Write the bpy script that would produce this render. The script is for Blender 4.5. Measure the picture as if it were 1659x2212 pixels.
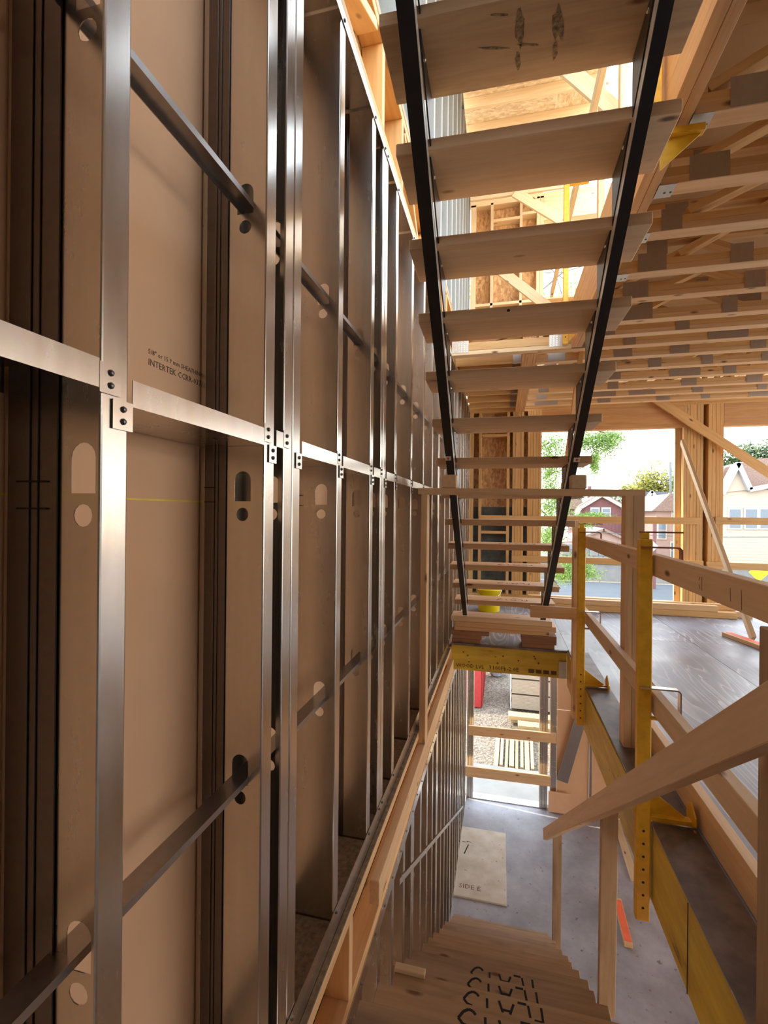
import bpy, bmesh, math, random
from mathutils import Matrix, Vector
random.seed(7)
for o in list(bpy.data.objects): bpy.data.objects.remove(o)
SC = bpy.context.scene
COL = SC.collection

# ------------------------------------------------------------------ camera
F_PX, CX, CY = 1035.0, 829.5, 1106.0
YAW, RHO, EYE = math.atan(255.5/1035.0), 0.0095, 1.25
cy_, sy_ = math.cos(YAW), math.sin(YAW)
right = Vector((cy_, sy_, 0)); fwd = Vector((-sy_, cy_, 0)); upv = Vector((0, 0, 1))
Rc = right*math.cos(RHO) + upv*math.sin(RHO); Uc = upv*math.cos(RHO) - right*math.sin(RHO)
cam = bpy.data.cameras.new('camera'); camo = bpy.data.objects.new('camera', cam); COL.objects.link(camo)
M = Matrix.Identity(4)
for i in range(3):
    M[i][0] = Rc[i]; M[i][1] = Uc[i]; M[i][2] = -fwd[i]
M[2][3] = EYE
camo.matrix_world = M
cam.sensor_fit = 'HORIZONTAL'; cam.sensor_width = 36.0; cam.lens = F_PX*36.0/1659.0
cam.clip_start = 0.02; cam.clip_end = 500
SC.camera = camo

# ------------------------------------------------------------------ sky, sun, exposure
w = bpy.data.worlds.new('world'); SC.world = w; w.use_nodes = True
nt = w.node_tree; nt.nodes.clear()
tc = nt.nodes.new('ShaderNodeTexCoord'); sep = nt.nodes.new('ShaderNodeSeparateXYZ')
rmp = nt.nodes.new('ShaderNodeValToRGB'); bg = nt.nodes.new('ShaderNodeBackground'); wo = nt.nodes.new('ShaderNodeOutputWorld')
nt.links.new(tc.outputs['Generated'], sep.inputs[0]); nt.links.new(sep.outputs['Z'], rmp.inputs[0])
rmp.color_ramp.elements[0].position = 0.0; rmp.color_ramp.elements[0].color = (1.0, 0.97, 0.93, 1)
rmp.color_ramp.elements[1].position = 0.75; rmp.color_ramp.elements[1].color = (0.62, 0.80, 1.0, 1)
nt.links.new(rmp.outputs[0], bg.inputs[0]); bg.inputs[1].default_value = 1.4
nt.links.new(bg.outputs[0], wo.inputs[0])
sl = bpy.data.lights.new('sun', 'SUN'); sl.energy = 1.5; sl.angle = 0.009; sl.color = (1.0, 0.90, 0.74)
so = bpy.data.objects.new('sun', sl); COL.objects.link(so)
SUN = Vector((-0.72, 0.09, 0.69)).normalized()
so.rotation_euler = SUN.to_track_quat('Z', 'Y').to_euler(); so.location = (0, 0, 20)
SC.view_settings.view_transform = 'Standard'; SC.view_settings.look = 'None'
SC.view_settings.gamma = 1.0; SC.view_settings.use_curve_mapping = False
SC.view_settings.exposure = 2.2

# ------------------------------------------------------------------ helpers: pixel ray to a point (survey of the photograph)
def ray(u, v):
    a = (u-CX)/F_PX; b = -(v-CY)/F_PX
    return Rc*a + Uc*b + fwd
def atY(u, v, Y): r = ray(u, v); t = Y/r.y; return Vector((r.x*t, Y, EYE+r.z*t))
def atX(u, v, X): r = ray(u, v); t = X/r.x; return Vector((X, r.y*t, EYE+r.z*t))
def atZ(u, v, Z): r = ray(u, v); t = (Z-EYE)/r.z; return Vector((r.x*t, r.y*t, Z))

# ------------------------------------------------------------------ materials
MATS = {}
def new_mat(name):
    m = bpy.data.materials.new(name); m.use_nodes = True; MATS[name] = m
    n = m.node_tree; b = n.nodes['Principled BSDF']
    return m, n, b
def nd(n, t, **kw):
    x = n.nodes.new(t)
    for k, v in kw.items():
        if hasattr(x, k): setattr(x, k, v)
        else: x.inputs[k].default_value = v
    return x
def ramp(n, fac, stops):
    r = n.nodes.new('ShaderNodeValToRGB'); e = r.color_ramp.elements
    while len(e) < len(stops): e.new(0.5)
    for i, (p, c) in enumerate(stops): e[i].position = p; e[i].color = (*c, 1)
    n.links.new(fac, r.inputs[0]); return r.outputs[0]
def coords(n, scale, rand=True, kind='Object'):
    t = n.nodes.new('ShaderNodeTexCoord'); mp = n.nodes.new('ShaderNodeMapping')
    mp.inputs['Scale'].default_value = scale
    if rand:
        oi = n.nodes.new('ShaderNodeObjectInfo'); ml = nd(n, 'ShaderNodeMath', operation='MULTIPLY'); ml.inputs[1].default_value = 37.0
        n.links.new(oi.outputs['Random'], ml.inputs[0])
        va = nd(n, 'ShaderNodeVectorMath', operation='ADD')
        n.links.new(t.outputs[kind], va.inputs[0]); n.links.new(ml.outputs[0], va.inputs[1]); n.links.new(va.outputs[0], mp.inputs[0])
    else: n.links.new(t.outputs[kind], mp.inputs[0])
    return mp.outputs[0]
def mix(n, fac, a, b, mode='MIX'):
    m = n.nodes.new('ShaderNodeMix'); m.data_type = 'RGBA'; m.blend_type = mode
    if isinstance(fac, (int, float)): m.inputs[0].default_value = fac
    else: n.links.new(fac, m.inputs[0])
    for i, x in ((6, a), (7, b)):
        if isinstance(x, tuple): m.inputs[i].default_value = (*x, 1)
        else: n.links.new(x, m.inputs[i])
    return m.outputs[2]
def bump(n, b, h, strength=0.2, dist=0.002):
    bp = n.nodes.new('ShaderNodeBump'); bp.inputs['Strength'].default_value = strength; bp.inputs['Distance'].default_value = dist
    n.links.new(h, bp.inputs['Height']); n.links.new(bp.outputs[0], b.inputs['Normal'])

def wood(name, base, dark, knot=(0.16, 0.07, 0.025), rough=0.6, knots=True, stain=0.0):
    m, n, b = new_mat(name)
    v = coords(n, (0.9, 14, 14)); ns = nd(n, 'ShaderNodeTexNoise', Scale=2.2, Detail=6.0, Roughness=0.6); n.links.new(v, ns.inputs['Vector'])
    v2 = coords(n, (0.35, 5, 5)); wv = nd(n, 'ShaderNodeTexNoise', Scale=9.0, Detail=3.0, Distortion=0.6); n.links.new(v2, wv.inputs['Vector'])
    g = ramp(n, ns.outputs['Fac'], [(0.30, dark), (0.62, base)])
    g = mix(n, 0.35, g, ramp(n, wv.outputs['Fac'], [(0.35, dark), (0.6, base)]))
    oi = n.nodes.new('ShaderNodeObjectInfo')
    jit = ramp(n, oi.outputs['Random'], [(0.0, (0.80, 0.80, 0.82)), (0.5, (1.0, 0.98, 0.95)), (1.0, (0.92, 0.86, 0.78))])
    g = mix(n, 1.0, g, jit, 'MULTIPLY')
    if knots:
        kv = coords(n, (2.6, 7, 7)); vo = nd(n, 'ShaderNodeTexVoronoi', Scale=1.25); n.links.new(kv, vo.inputs['Vector'])
        kf = ramp(n, vo.outputs['Distance'], [(0.05, (1, 1, 1)), (0.13, (0, 0, 0))])
        g = mix(n, kf, g, knot)
    if stain:
        sv = coords(n, (1, 2.5, 2.5)); sn = nd(n, 'ShaderNodeTexNoise', Scale=4.0, Detail=5.0); n.links.new(sv, sn.inputs['Vector'])
        sf = ramp(n, sn.outputs['Fac'], [(0.56, (0, 0, 0)), (0.72, (stain,)*3)])
        g = mix(n, sf, g, (0.05, 0.04, 0.03))
    n.links.new(g, b.inputs['Base Color']); b.inputs['Roughness'].default_value = rough
    bump(n, b, ns.outputs['Fac'], 0.25, 0.002)
    return m
W_SPF = wood('spruce_lumber', (0.80, 0.525, 0.28), (0.64, 0.375, 0.17))
W_WARM = wood('warm_framing_lumber', (0.80, 0.50, 0.20), (0.64, 0.35, 0.12))
W_PALE = wood('pale_new_lumber', (0.80, 0.62, 0.38), (0.68, 0.47, 0.26))
W_TREAD = wood('tread_plank', (0.82, 0.575, 0.345), (0.70, 0.45, 0.245))
W_DIMDIRT = wood('dimmed_scuffed_lumber', (0.50, 0.335, 0.185), (0.36, 0.22, 0.11), stain=0.35)  # base darkened to carry the dim stairwell; the stains are dirt and scuffs
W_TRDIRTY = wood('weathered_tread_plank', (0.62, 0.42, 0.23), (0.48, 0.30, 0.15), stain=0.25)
W_EDGE = wood('sawn_dark_block', (0.36, 0.17, 0.08), (0.24, 0.10, 0.05), rough=0.75)
W_BEAM = wood('laminated_veneer', (0.72, 0.40, 0.16), (0.53, 0.26, 0.09), knots=False)
W_DUST = wood('sawdusty_lumber', (0.42, 0.25, 0.13), (0.26, 0.14, 0.07), stain=0.6)

def yellow_lvl():
    m, n, b = new_mat('yellow_coated_beam')
    v = coords(n, (1.2, 7, 7)); ns = nd(n, 'ShaderNodeTexNoise', Scale=2.5, Detail=7.0, Roughness=0.65); n.links.new(v, ns.inputs['Vector'])
    g = ramp(n, ns.outputs['Fac'], [(0.28, (0.20, 0.11, 0.012)), (0.38, (0.52, 0.33, 0.025)), (0.65, (0.68, 0.47, 0.045))])
    kv = coords(n, (4, 9, 9)); vo = nd(n, 'ShaderNodeTexVoronoi', Scale=1.6); n.links.new(kv, vo.inputs['Vector'])
    g = mix(n, ramp(n, vo.outputs['Distance'], [(0.05, (1, 1, 1)), (0.10, (0, 0, 0))]), g, (0.10, 0.04, 0.01))
    n.links.new(g, b.inputs['Base Color']); b.inputs['Roughness'].default_value = 0.55
    bump(n, b, ns.outputs['Fac'], 0.3, 0.002); return m
M_LVL = yellow_lvl()

def metal(name, col, rough=0.28, aniso=True):
    m, n, b = new_mat(name)
    v = coords(n, (9, 9, 0.9)); ns = nd(n, 'ShaderNodeTexNoise', Scale=6.0, Detail=5.0); n.links.new(v, ns.inputs['Vector'])
    v2 = coords(n, (1, 1, 1)); vo = nd(n, 'ShaderNodeTexVoronoi', Scale=90.0); n.links.new(v2, vo.inputs['Vector'])
    g = ramp(n, ns.outputs['Fac'], [(0.3, tuple(c*0.93 for c in col)), (0.7, col)])
    g = mix(n, 0.06, g, vo.outputs['Color'], 'SOFT_LIGHT')
    n.links.new(g, b.inputs['Base Color']); b.inputs['Metallic'].default_value = 1.0
    rr = n.nodes.new('ShaderNodeMapRange'); rr.inputs['To Min'].default_value = rough-0.015; rr.inputs['To Max'].default_value = rough+0.03
    n.links.new(ns.outputs['Fac'], rr.inputs['Value'])
    pv = coords(n, (5, 5, 1.2)); pn = nd(n, 'ShaderNodeTexNoise', Scale=3.0, Detail=6.0, Roughness=0.7); n.links.new(pv, pn.inputs['Vector'])
    pr = ramp(n, pn.outputs['Fac'], [(0.35, (0,)*3), (0.75, (0.05,)*3)])
    ad = nd(n, 'ShaderNodeMath', operation='ADD'); n.links.new(rr.outputs[0], ad.inputs[0]); n.links.new(pr, ad.inputs[1]); n.links.new(ad.outputs[0], b.inputs['Roughness'])
    return m
M_GALV = metal('galvanised_steel', (0.66, 0.61, 0.545), 0.23)
M_GALVU = metal('pale_matt_galvanised_steel', (0.36, 0.365, 0.34), 0.48)
M_GALVD = metal('dull_galvanised_steel', (0.42, 0.39, 0.36), 0.32)
M_PLATE = metal('nail_plate_steel', (0.50, 0.46, 0.40), 0.45)
M_DKSTEEL = metal('dark_steel', (0.17, 0.145, 0.13), 0.30)
M_SCREW = metal('screw_steel', (0.16, 0.15, 0.15), 0.35)

def plain(name, col, rough=0.5, metallic=0.0, var=0.12, scale=20.0, bmp=0.0, emit=0):
    m, n, b = new_mat(name)
    v = coords(n, (1, 1, 1)); ns = nd(n, 'ShaderNodeTexNoise', Scale=scale, Detail=4.0); n.links.new(v, ns.inputs['Vector'])
    g = ramp(n, ns.outputs['Fac'], [(0.3, tuple(c*(1-var) for c in col)), (0.7, tuple(min(1, c*(1+var)) for c in col))])
    n.links.new(g, b.inputs['Base Color']); b.inputs['Roughness'].default_value = rough; b.inputs['Metallic'].default_value = metallic
    if bmp: bump(n, b, ns.outputs['Fac'], bmp, 0.003)
    return m
M_GYP = plain('tan_sheathing_board', (0.70, 0.415, 0.235), 0.85, var=0.04, scale=5.0)
M_GYPL = plain('pale_sheathing_board', (0.62, 0.58, 0.52), 0.85, var=0.04, scale=5.0)
M_SEAM = plain('yellow_board_edge', (0.80, 0.60, 0.05), 0.5)
M_BLACK = plain('black_painted_steel', (0.012, 0.012, 0.013), 0.35, 0.0, 0.3, 30)
M_BLKIN = plain('pale_sheen_grey', (0.66, 0.60, 0.52), 0.3, 0.0, 0.2, 30)  # pale grey stands for treads mirrored in the black stringer side
M_YEL = plain('yellow_painted_steel', (0.72, 0.38, 0.015), 0.45, 0.0, 0.12, 30)
M_RUST = plain('rusty_bracket_steel', (0.30, 0.10, 0.06), 0.5, 0.3, 0.3, 40)
M_BUCKET = plain('yellow_plastic', (0.90, 0.66, 0.0), 0.4, 0.0, 0.03, 4)
M_INK = plain('black_ink', (0.012, 0.010, 0.010), 0.8)
M_INKB = plain('brown_ink', (0.12, 0.06, 0.035), 0.8)
M_STAIN = plain('dark_water_stain', (0.24, 0.165, 0.085), 0.8, 0, 0.6, 90)
M_ORANGE = plain('orange_spray_paint', (0.95, 0.16, 0.06), 0.6, 0, 0.1, 12)
M_STICK = plain('white_sticker', (0.85, 0.80, 0.72), 0.5)
M_REDP = plain('red_print', (0.65, 0.05, 0.03), 0.5)
M_DARK = plain('dark_sheathing_membrane', (0.075, 0.085, 0.075), 0.7, 0, 0.5, 7)
M_CONC = plain('concrete_slab', (0.17, 0.165, 0.155), 0.8, 0, 0.12, 3)
M_SAW = plain('sawdust_and_chips', (0.17, 0.105, 0.055), 0.95, 0, 0.35, 60, 0.5)

def osb(name, a, b_, c):
    m, n, b = new_mat(name)
    v = coords(n, (1, 2.2, 2.2)); ns = nd(n, 'ShaderNodeTexNoise', Scale=7.0, Detail=3.0, Distortion=2.5); n.links.new(v, ns.inputs['Vector'])
    vo = nd(n, 'ShaderNodeTexVoronoi', Scale=16.0); n.links.new(v, vo.inputs['Vector'])
    g = ramp(n, ns.outputs['Fac'], [(0.34, c), (0.5, b_), (0.66, a)])
    g = mix(n, 0.5, g, ramp(n, vo.outputs['Color'], [(0.2, c), (0.8, a)]))
    n.links.new(g, b.inputs['Base Color']); b.inputs['Roughness'].default_value = 0.7; return m
M_OSB = osb('oriented_strand_board', (0.72, 0.44, 0.20), (0.56, 0.30, 0.12), (0.32, 0.15, 0.05))
M_OSBL = osb('pale_strand_board', (0.86, 0.74, 0.55), (0.76, 0.58, 0.36), (0.56, 0.38, 0.20))

def deck_mat():
    m, n, b = new_mat('sky_tinted_plywood_deck')
    v = coords(n, (0.22, 2.4, 1), True); g1 = nd(n, 'ShaderNodeTexNoise', Scale=1.1, Detail=3.0, Distortion=0.2); n.links.new(v, g1.inputs['Vector'])
    ml = nd(n, 'ShaderNodeMath', operation='MULTIPLY'); ml.inputs[1].default_value = 20.0; n.links.new(g1.outputs['Fac'], ml.inputs[0])
    fr = nd(n, 'ShaderNodeMath', operation='FRACT'); n.links.new(ml.outputs[0], fr.inputs[0])
    ln = ramp(n, fr.outputs[0], [(0.0, (0.6,)*3), (0.12, (0.3,)*3), (0.35, (0,)*3)])
    v2 = coords(n, (1, 1, 1), True); ns = nd(n, 'ShaderNodeTexNoise', Scale=2.3, Detail=7.0); n.links.new(v2, ns.inputs['Vector'])
    n2 = nd(n, 'ShaderNodeTexNoise', Scale=1.1, Detail=2.0); n.links.new(v2, n2.inputs['Vector'])
    mk = nd(n, 'ShaderNodeMath', operation='MULTIPLY'); n.links.new(ln, mk.inputs[0]); n.links.new(ramp(n, n2.outputs['Fac'], [(0.38, (0.15,)*3), (0.58, (1,)*3)]), mk.inputs[1])
    g = ramp(n, ns.outputs['Fac'], [(0.28, (0.17, 0.155, 0.17)), (0.68, (0.29, 0.30, 0.36))])  # blue in the base colour stands for reflected sky
    n3 = nd(n, 'ShaderNodeTexNoise', Scale=13.0, Detail=3.0); n.links.new(v2, n3.inputs['Vector'])
    g = mix(n, ramp(n, n3.outputs['Fac'], [(0.26, (0.8,)*3), (0.33, (0,)*3)]), g, (0.10, 0.06, 0.05))
    g = mix(n, mk.outputs[0], g, (0.80, 0.79, 0.78))
    n.links.new(g, b.inputs['Base Color'])
    r = ramp(n, ns.outputs['Fac'], [(0.35, (0.34,)*3), (0.7, (0.52,)*3)]); n.links.new(r, b.inputs['Roughness']); b.inputs['Specular IOR Level'].default_value = 0.42
    bump(n, b, fr.outputs[0], 0.05, 0.003); return m
M_DECK = deck_mat()
M_PLYD = plain('dark_stained_plywood', (0.16, 0.11, 0.08), 0.55, 0, 0.5, 9)
M_PLY = plain('plywood_underside', (0.60, 0.38, 0.18), 0.75, 0, 0.15, 2.5)
def lowfloor():
    m, n, b = new_mat('dusty_subfloor')
    v = coords(n, (1, 1, 1), False); ns = nd(n, 'ShaderNodeTexNoise', Scale=1.6, Detail=8.0, Roughness=0.65); n.links.new(v, ns.inputs['Vector'])
    n2 = nd(n, 'ShaderNodeTexNoise', Scale=16.0, Detail=4.0); n.links.new(v, n2.inputs['Vector'])
    g = ramp(n, ns.outputs['Fac'], [(0.32, (0.235, 0.215, 0.225)), (0.68, (0.42, 0.405, 0.43))])
    g = mix(n, ramp(n, n2.outputs['Fac'], [(0.28, (0.8,)*3), (0.36, (0,)*3)]), g, (0.13, 0.10, 0.09))
    n.links.new(g, b.inputs['Base Color']); b.inputs['Roughness'].default_value = 0.6; return m
M_LOW = lowfloor()
def sheet_ply():
    m, n, b = new_mat('pale_plywood_sheet')
    v = coords(n, (1, 1, 1)); ns = nd(n, 'ShaderNodeTexNoise', Scale=5.0, Detail=5.0); n.links.new(v, ns.inputs['Vector'])
    n2 = nd(n, 'ShaderNodeTexNoise', Scale=26.0, Detail=2.0); n.links.new(v, n2.inputs['Vector'])
    g = ramp(n, ns.outputs['Fac'], [(0.3, (0.55, 0.45, 0.33)), (0.7, (0.72, 0.65, 0.54))])
    g = mix(n, ramp(n, n2.outputs['Fac'], [(0.24, (0.8,)*3), (0.31, (0,)*3)]), g, (0.16, 0.12, 0.09))
    n.links.new(g, b.inputs['Base Color']); b.inputs['Roughness'].default_value = 0.7; return m
M_SHEET = sheet_ply()
def gravel():
    m, n, b = new_mat('gravel')
    v = coords(n, (1, 1, 1), False); vo = nd(n, 'ShaderNodeTexVoronoi', Scale=28.0); n.links.new(v, vo.inputs['Vector'])
    g = ramp(n, vo.outputs['Distance'], [(0.0, (0.30, 0.23, 0.16)), (0.5, (0.15, 0.11, 0.075)), (0.8, (0.04, 0.03, 0.02))])
    g = mix(n, 0.45, g, ramp(n, vo.outputs['Color'], [(0.2, (0.10, 0.07, 0.045)), (0.8, (0.36, 0.30, 0.22))]))
    n.links.new(g, b.inputs['Base Color']); b.inputs['Roughness'].default_value = 0.9
    bump(n, b, vo.outputs['Distance'], 0.8, 0.02); return m
M_GRAV = gravel()

# ------------------------------------------------------------------ object helpers
PW = {}          # parent world matrices
def tag(o, label=None, cat=None, group=None, kind=None):
    if label: o['label'] = label
    if cat: o['category'] = cat
    if group: o['group'] = group
    if kind: o['kind'] = kind
    return o
def thing(name, loc, label, cat, group=None, kind=None):
    o = bpy.data.objects.new(name, None); COL.objects.link(o); o.location = loc; o.empty_display_size = 0.1
    PW[o] = Matrix.Translation(Vector(loc)); return tag(o, label, cat, group, kind)
def place(name, me, parent, Mw):
    o = bpy.data.objects.new(name, me); COL.objects.link(o)
    if parent is not None:
        o.parent = parent; o.matrix_basis = PW[parent].inverted() @ Mw
    else: o.matrix_basis = Mw
    PW[o] = Mw; return o
CACHE = {}
def box_mesh(l, wd, t, mat, bev=0.002):
    key = (round(l, 4), round(wd, 4), round(t, 4), mat.name, bev)
    if key in CACHE: return CACHE[key]
    bm = bmesh.new(); bmesh.ops.create_cube(bm, size=1.0)
    for v in bm.verts: v.co = Vector((v.co.x*l, v.co.y*wd, v.co.z*t))
    bv = min(bev, 0.2*min(l, wd, t))
    if bev > 0 and bv > 0.0004: bmesh.ops.bevel(bm, geom=bm.edges[:], offset=bv, segments=1, affect='EDGES')
    me = bpy.data.meshes.new('box'); bm.to_mesh(me); bm.free(); me.materials.append(mat); CACHE[key] = me; return me
def frame(p0, p1, up):
    x = (p1-p0).normalized(); up = Vector(up); z = (up - x*up.dot(x)).normalized(); y = z.cross(x)
    m = Matrix.Identity(4)
    for i in range(3): m[i][0] = x[i]; m[i][1] = y[i]; m[i][2] = z[i]; m[i][3] = (p0[i]+p1[i])/2
    return m
def lum(name, parent, p0, p1, wd, t, mat=None, up=(0, 0, 1), bev=0.002):
    p0 = Vector(p0); p1 = Vector(p1)
    return place(name, box_mesh((p1-p0).length, wd, t, mat or W_SPF, bev), parent, frame(p0, p1, up))
def bx(name, parent, xs, ys, zs, mat, bev=0.002):
    d = [(abs(xs[1]-xs[0]), 0), (abs(ys[1]-ys[0]), 1), (abs(zs[1]-zs[0]), 2)]
    c = Vector(((xs[0]+xs[1])/2, (ys[0]+ys[1])/2, (zs[0]+zs[1])/2))
    ax = max(d)[1]
    e = [Vector((1, 0, 0)), Vector((0, 1, 0)), Vector((0, 0, 1))]
    L = d[ax][0]; upi = 2 if ax != 2 else 0
    oth = [i for i in range(3) if i not in (ax, upi)][0]
    return lum(name, parent, c-e[ax]*L/2, c+e[ax]*L/2, d[oth][0], d[upi][0], mat, e[upi], bev)
def meshw(name, parent, verts, faces, mat, smooth=False, mats=None):
    """mesh given in world coordinates, origin at its centroid"""
    vs = [Vector(v) for v in verts]; c = sum(vs, Vector())/len(vs)
    me = bpy.data.meshes.new(name); me.from_pydata([v-c for v in vs], [], faces); me.materials.append(mat); me.update()
    bm = bmesh.new(); bm.from_mesh(me); bmesh.ops.recalc_face_normals(bm, faces=bm.faces[:]); bm.to_mesh(me); bm.free()
    if smooth:
        for p in me.polygons: p.use_smooth = True
    return place(name, me, parent, Matrix.Translation(c))
def prism(name, parent, poly, ext, mat):
    n = len(poly); P = [Vector(p) for p in poly]; e = Vector(ext)
    return meshw(name, parent, P+[p+e for p in P], [list(range(n))]+[[n+i for i in range(n)][::-1]]+[[i, (i+1) % n, n+(i+1) % n, n+i] for i in range(n)], mat)
def dome_mesh(r, h, mat, key):
    if key in CACHE: return CACHE[key]
    vs = []; fs = []; N = 8
    for k, (rr, z) in enumerate(((1, 0), (0.95, 0.35), (0.62, 0.8))):
        for i in range(N): a = 2*math.pi*i/N; vs.append((r*rr*math.cos(a), r*rr*math.sin(a), h*z))
    vs.append((0, 0, h))
    for k in range(2):
        for i in range(N): fs.append((k*N+i, k*N+(i+1) % N, (k+1)*N+(i+1) % N, (k+1)*N+i))
    for i in range(N): fs.append((2*N+i, 2*N+(i+1) % N, 3*N))
    me = bpy.data.meshes.new('dome'); me.from_pydata(vs, [], fs); me.materials.append(mat); CACHE[key] = me; return me
def screw(parent, p, n, r=0.005, h=0.004, mat=None, name='screw'):
    z = Vector(n).normalized(); x = z.orthogonal().normalized(); y = z.cross(x); m = Matrix.Identity(4)
    for i in range(3): m[i][0] = x[i]; m[i][1] = y[i]; m[i][2] = z[i]; m[i][3] = p[i]
    return place(name, dome_mesh(r, h, mat or M_SCREW, ('dome', r, h, (mat or M_SCREW).name)), parent, m)
def rod(name, parent, pts, r, mat, N=8):
    vs = []; fs = []; pts = [Vector(p) for p in pts]
    for k, p in enumerate(pts):
        d = (pts[min(k+1, len(pts)-1)]-pts[max(k-1, 0)]).normalized(); x = d.orthogonal().normalized() if k == 0 else (x - d*x.dot(d)).normalized(); y = d.cross(x)
        for i in range(N): a = 2*math.pi*i/N; vs.append(p+x*r*math.cos(a)+y*r*math.sin(a))
    for k in range(len(pts)-1):
        for i in range(N): fs.append((k*N+i, k*N+(i+1) % N, (k+1)*N+(i+1) % N, (k+1)*N+i))
    fs.append(tuple(range(N))[::-1]); fs.append(tuple(range((len(pts)-1)*N, len(pts)*N)))
    return meshw(name, parent, vs, fs, mat, True)
def bar(name, parent, pts, wd, t, mat, wdir):
    """flat bar bent along pts; wdir = direction of its width"""
    pts = [Vector(p) for p in pts]; wv = Vector(wdir).normalized(); vs = []; fs = []
    for k, p in enumerate(pts):
        a = (p-pts[k-1]).normalized() if k else (pts[1]-p).normalized(); b = (pts[k+1]-p).normalized() if k < len(pts)-1 else a
        n = (a+b).normalized().cross(wv).normalized()
        for sx, sz in ((-1, -1), (1, -1), (1, 1), (-1, 1)): vs.append(p+wv*wd/2*sx+n*t/2*sz)
    for k in range(len(pts)-1):
        for i in range(4): fs.append((k*4+i, k*4+(i+1) % 4, k*4+4+(i+1) % 4, k*4+4+i))
    fs.append((3, 2, 1, 0)); e = (len(pts)-1)*4; fs.append((e, e+1, e+2, e+3))
    return meshw(name, parent, vs, fs, mat)
def text_obj(name, parent, s, size, Mw, mat, ext=0.0006):
    c = bpy.data.curves.new('lettering', 'FONT'); c.body = s; c.size = size; c.extrude = ext; c.resolution_u = 1
    t = bpy.data.objects.new('tmp_lettering', c); COL.objects.link(t)
    dg = bpy.context.evaluated_depsgraph_get(); me = bpy.data.meshes.new_from_object(t.evaluated_get(dg))
    bpy.data.objects.remove(t); me.materials.clear(); me.materials.append(mat)
    return place(name, me, parent, Mw)
def axes(o, x, y):
    x = Vector(x).normalized(); y = Vector(y).normalized(); z = x.cross(y); m = Matrix.Identity(4)
    for i in range(3): m[i][0] = x[i]; m[i][1] = y[i]; m[i][2] = z[i]; m[i][3] = o[i]
    return m

# ------------------------------------------------------------------ metal stud (C section, service holes), built once per height
WX = -0.487; DEP = 0.155; BACK = WX-DEP
def stud_mesh(h, holes, flip, cx=-0.05, fl=0.045, mat=None):
    mat = mat or M_GALV; key = ('stud', round(h, 3), tuple(holes), flip, cx, fl, mat.name)
    if key in CACHE: return CACHE[key]
    bm = bmesh.new()
    # web in the local xz plane at y=0, x from 0 (face) to -DEP
    x0, x1 = -0.003, -DEP+0.003
    loops = [[(x0, 0), (x1, 0), (x1, h), (x0, h)]]
    for zb in holes:
        s = []
        r = 0.019; top = zb+0.064
        s.append((cx+r, zb)); 
        for i in range(9): a = math.pi*i/8; s.append((cx+r*math.cos(a), top-r+r*math.sin(a)))
        s.append((cx-r, zb)); loops.append(s)
        loops.append([(cx+0.0145*math.cos(2*math.pi*i/12), zb-0.028+0.0145*math.sin(2*math.pi*i/12)) for i in range(12)])
    es = []
    for lp in loops:
        vv = [bm.verts.new((p[0], 0, p[1])) for p in lp]
        es += [bm.edges.new((vv[i], vv[(i+1) % len(vv)])) for i in range(len(vv))]
    r = bmesh.ops.triangle_fill(bm, use_beauty=True, use_dissolve=False, edges=es)
    faces = [g for g in r['geom'] if isinstance(g, bmesh.types.BMFace)]
    ex = bmesh.ops.extrude_face_region(bm, geom=faces)
    for g in ex['geom']:
        if isinstance(g, bmesh.types.BMVert): g.co.y += 0.0014
    # flanges with rounded bends and lips, as thick strips
    def strip(prof, t):
        n = len(prof); A = []
        for i, p in enumerate(prof):
            a = Vector(prof[max(i-1, 0)]); b = Vector(prof[min(i+1, n-1)]); d = (b-a).normalized(); nn = Vector((-d.y, d.x))*t
            A.append([bm.verts.new((p[0], p[1], 0)), bm.verts.new((p[0], p[1], h)), bm.verts.new((p[0]+nn.x, p[1]+nn.y, 0)), bm.verts.new((p[0]+nn.x, p[1]+nn.y, h))])
        for i in range(n-1):
            a, b = A[i], A[i+1]
            bm.faces.new((a[0], b[0], b[1], a[1])); bm.faces.new((a[2], a[3], b[3], b[2]))
            bm.faces.new((a[1], b[1], b[3], a[3])); bm.faces.new((a[0], a[2], b[2], b[0]))
        a, b = A[0], A[-1]
        bm.faces.new((a[0], a[1], a[3], a[2])); bm.faces.new((b[0], b[2], b[3], b[1]))
    R = 0.003
    strip([(-0.003, 0), (-0.0009, 0.0009), (0, 0.003), (0, fl-R), (-0.0009, fl-0.0009), (-0.003, fl), (-0.013, fl)], 0.0013)
    D = -DEP
    strip([(D+0.013, fl), (D+0.003, fl), (D+0.0009, fl-0.0009), (D, fl-R), (D, 0.003), (D+0.0009, 0.0009), (D+0.003, 0)], 0.0013)
    if flip:
        for v in bm.verts: v.co.y *= -1
    bmesh.ops.recalc_face_normals(bm, faces=bm.faces[:])
    me = bpy.data.meshes.new('metal_stud'); bm.to_mesh(me); bm.free(); me.materials.append(mat); CACHE[key] = me; return me
def put_stud(parent, y, z0, z1, holes, flip=False, cx=-0.05, fl=0.045, X=WX, mat=None):
    return place('metal_stud', stud_mesh(z1-z0, [z-z0 for z in holes], flip, cx, fl, mat), parent, Matrix.Translation((X, y, z0)))
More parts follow.
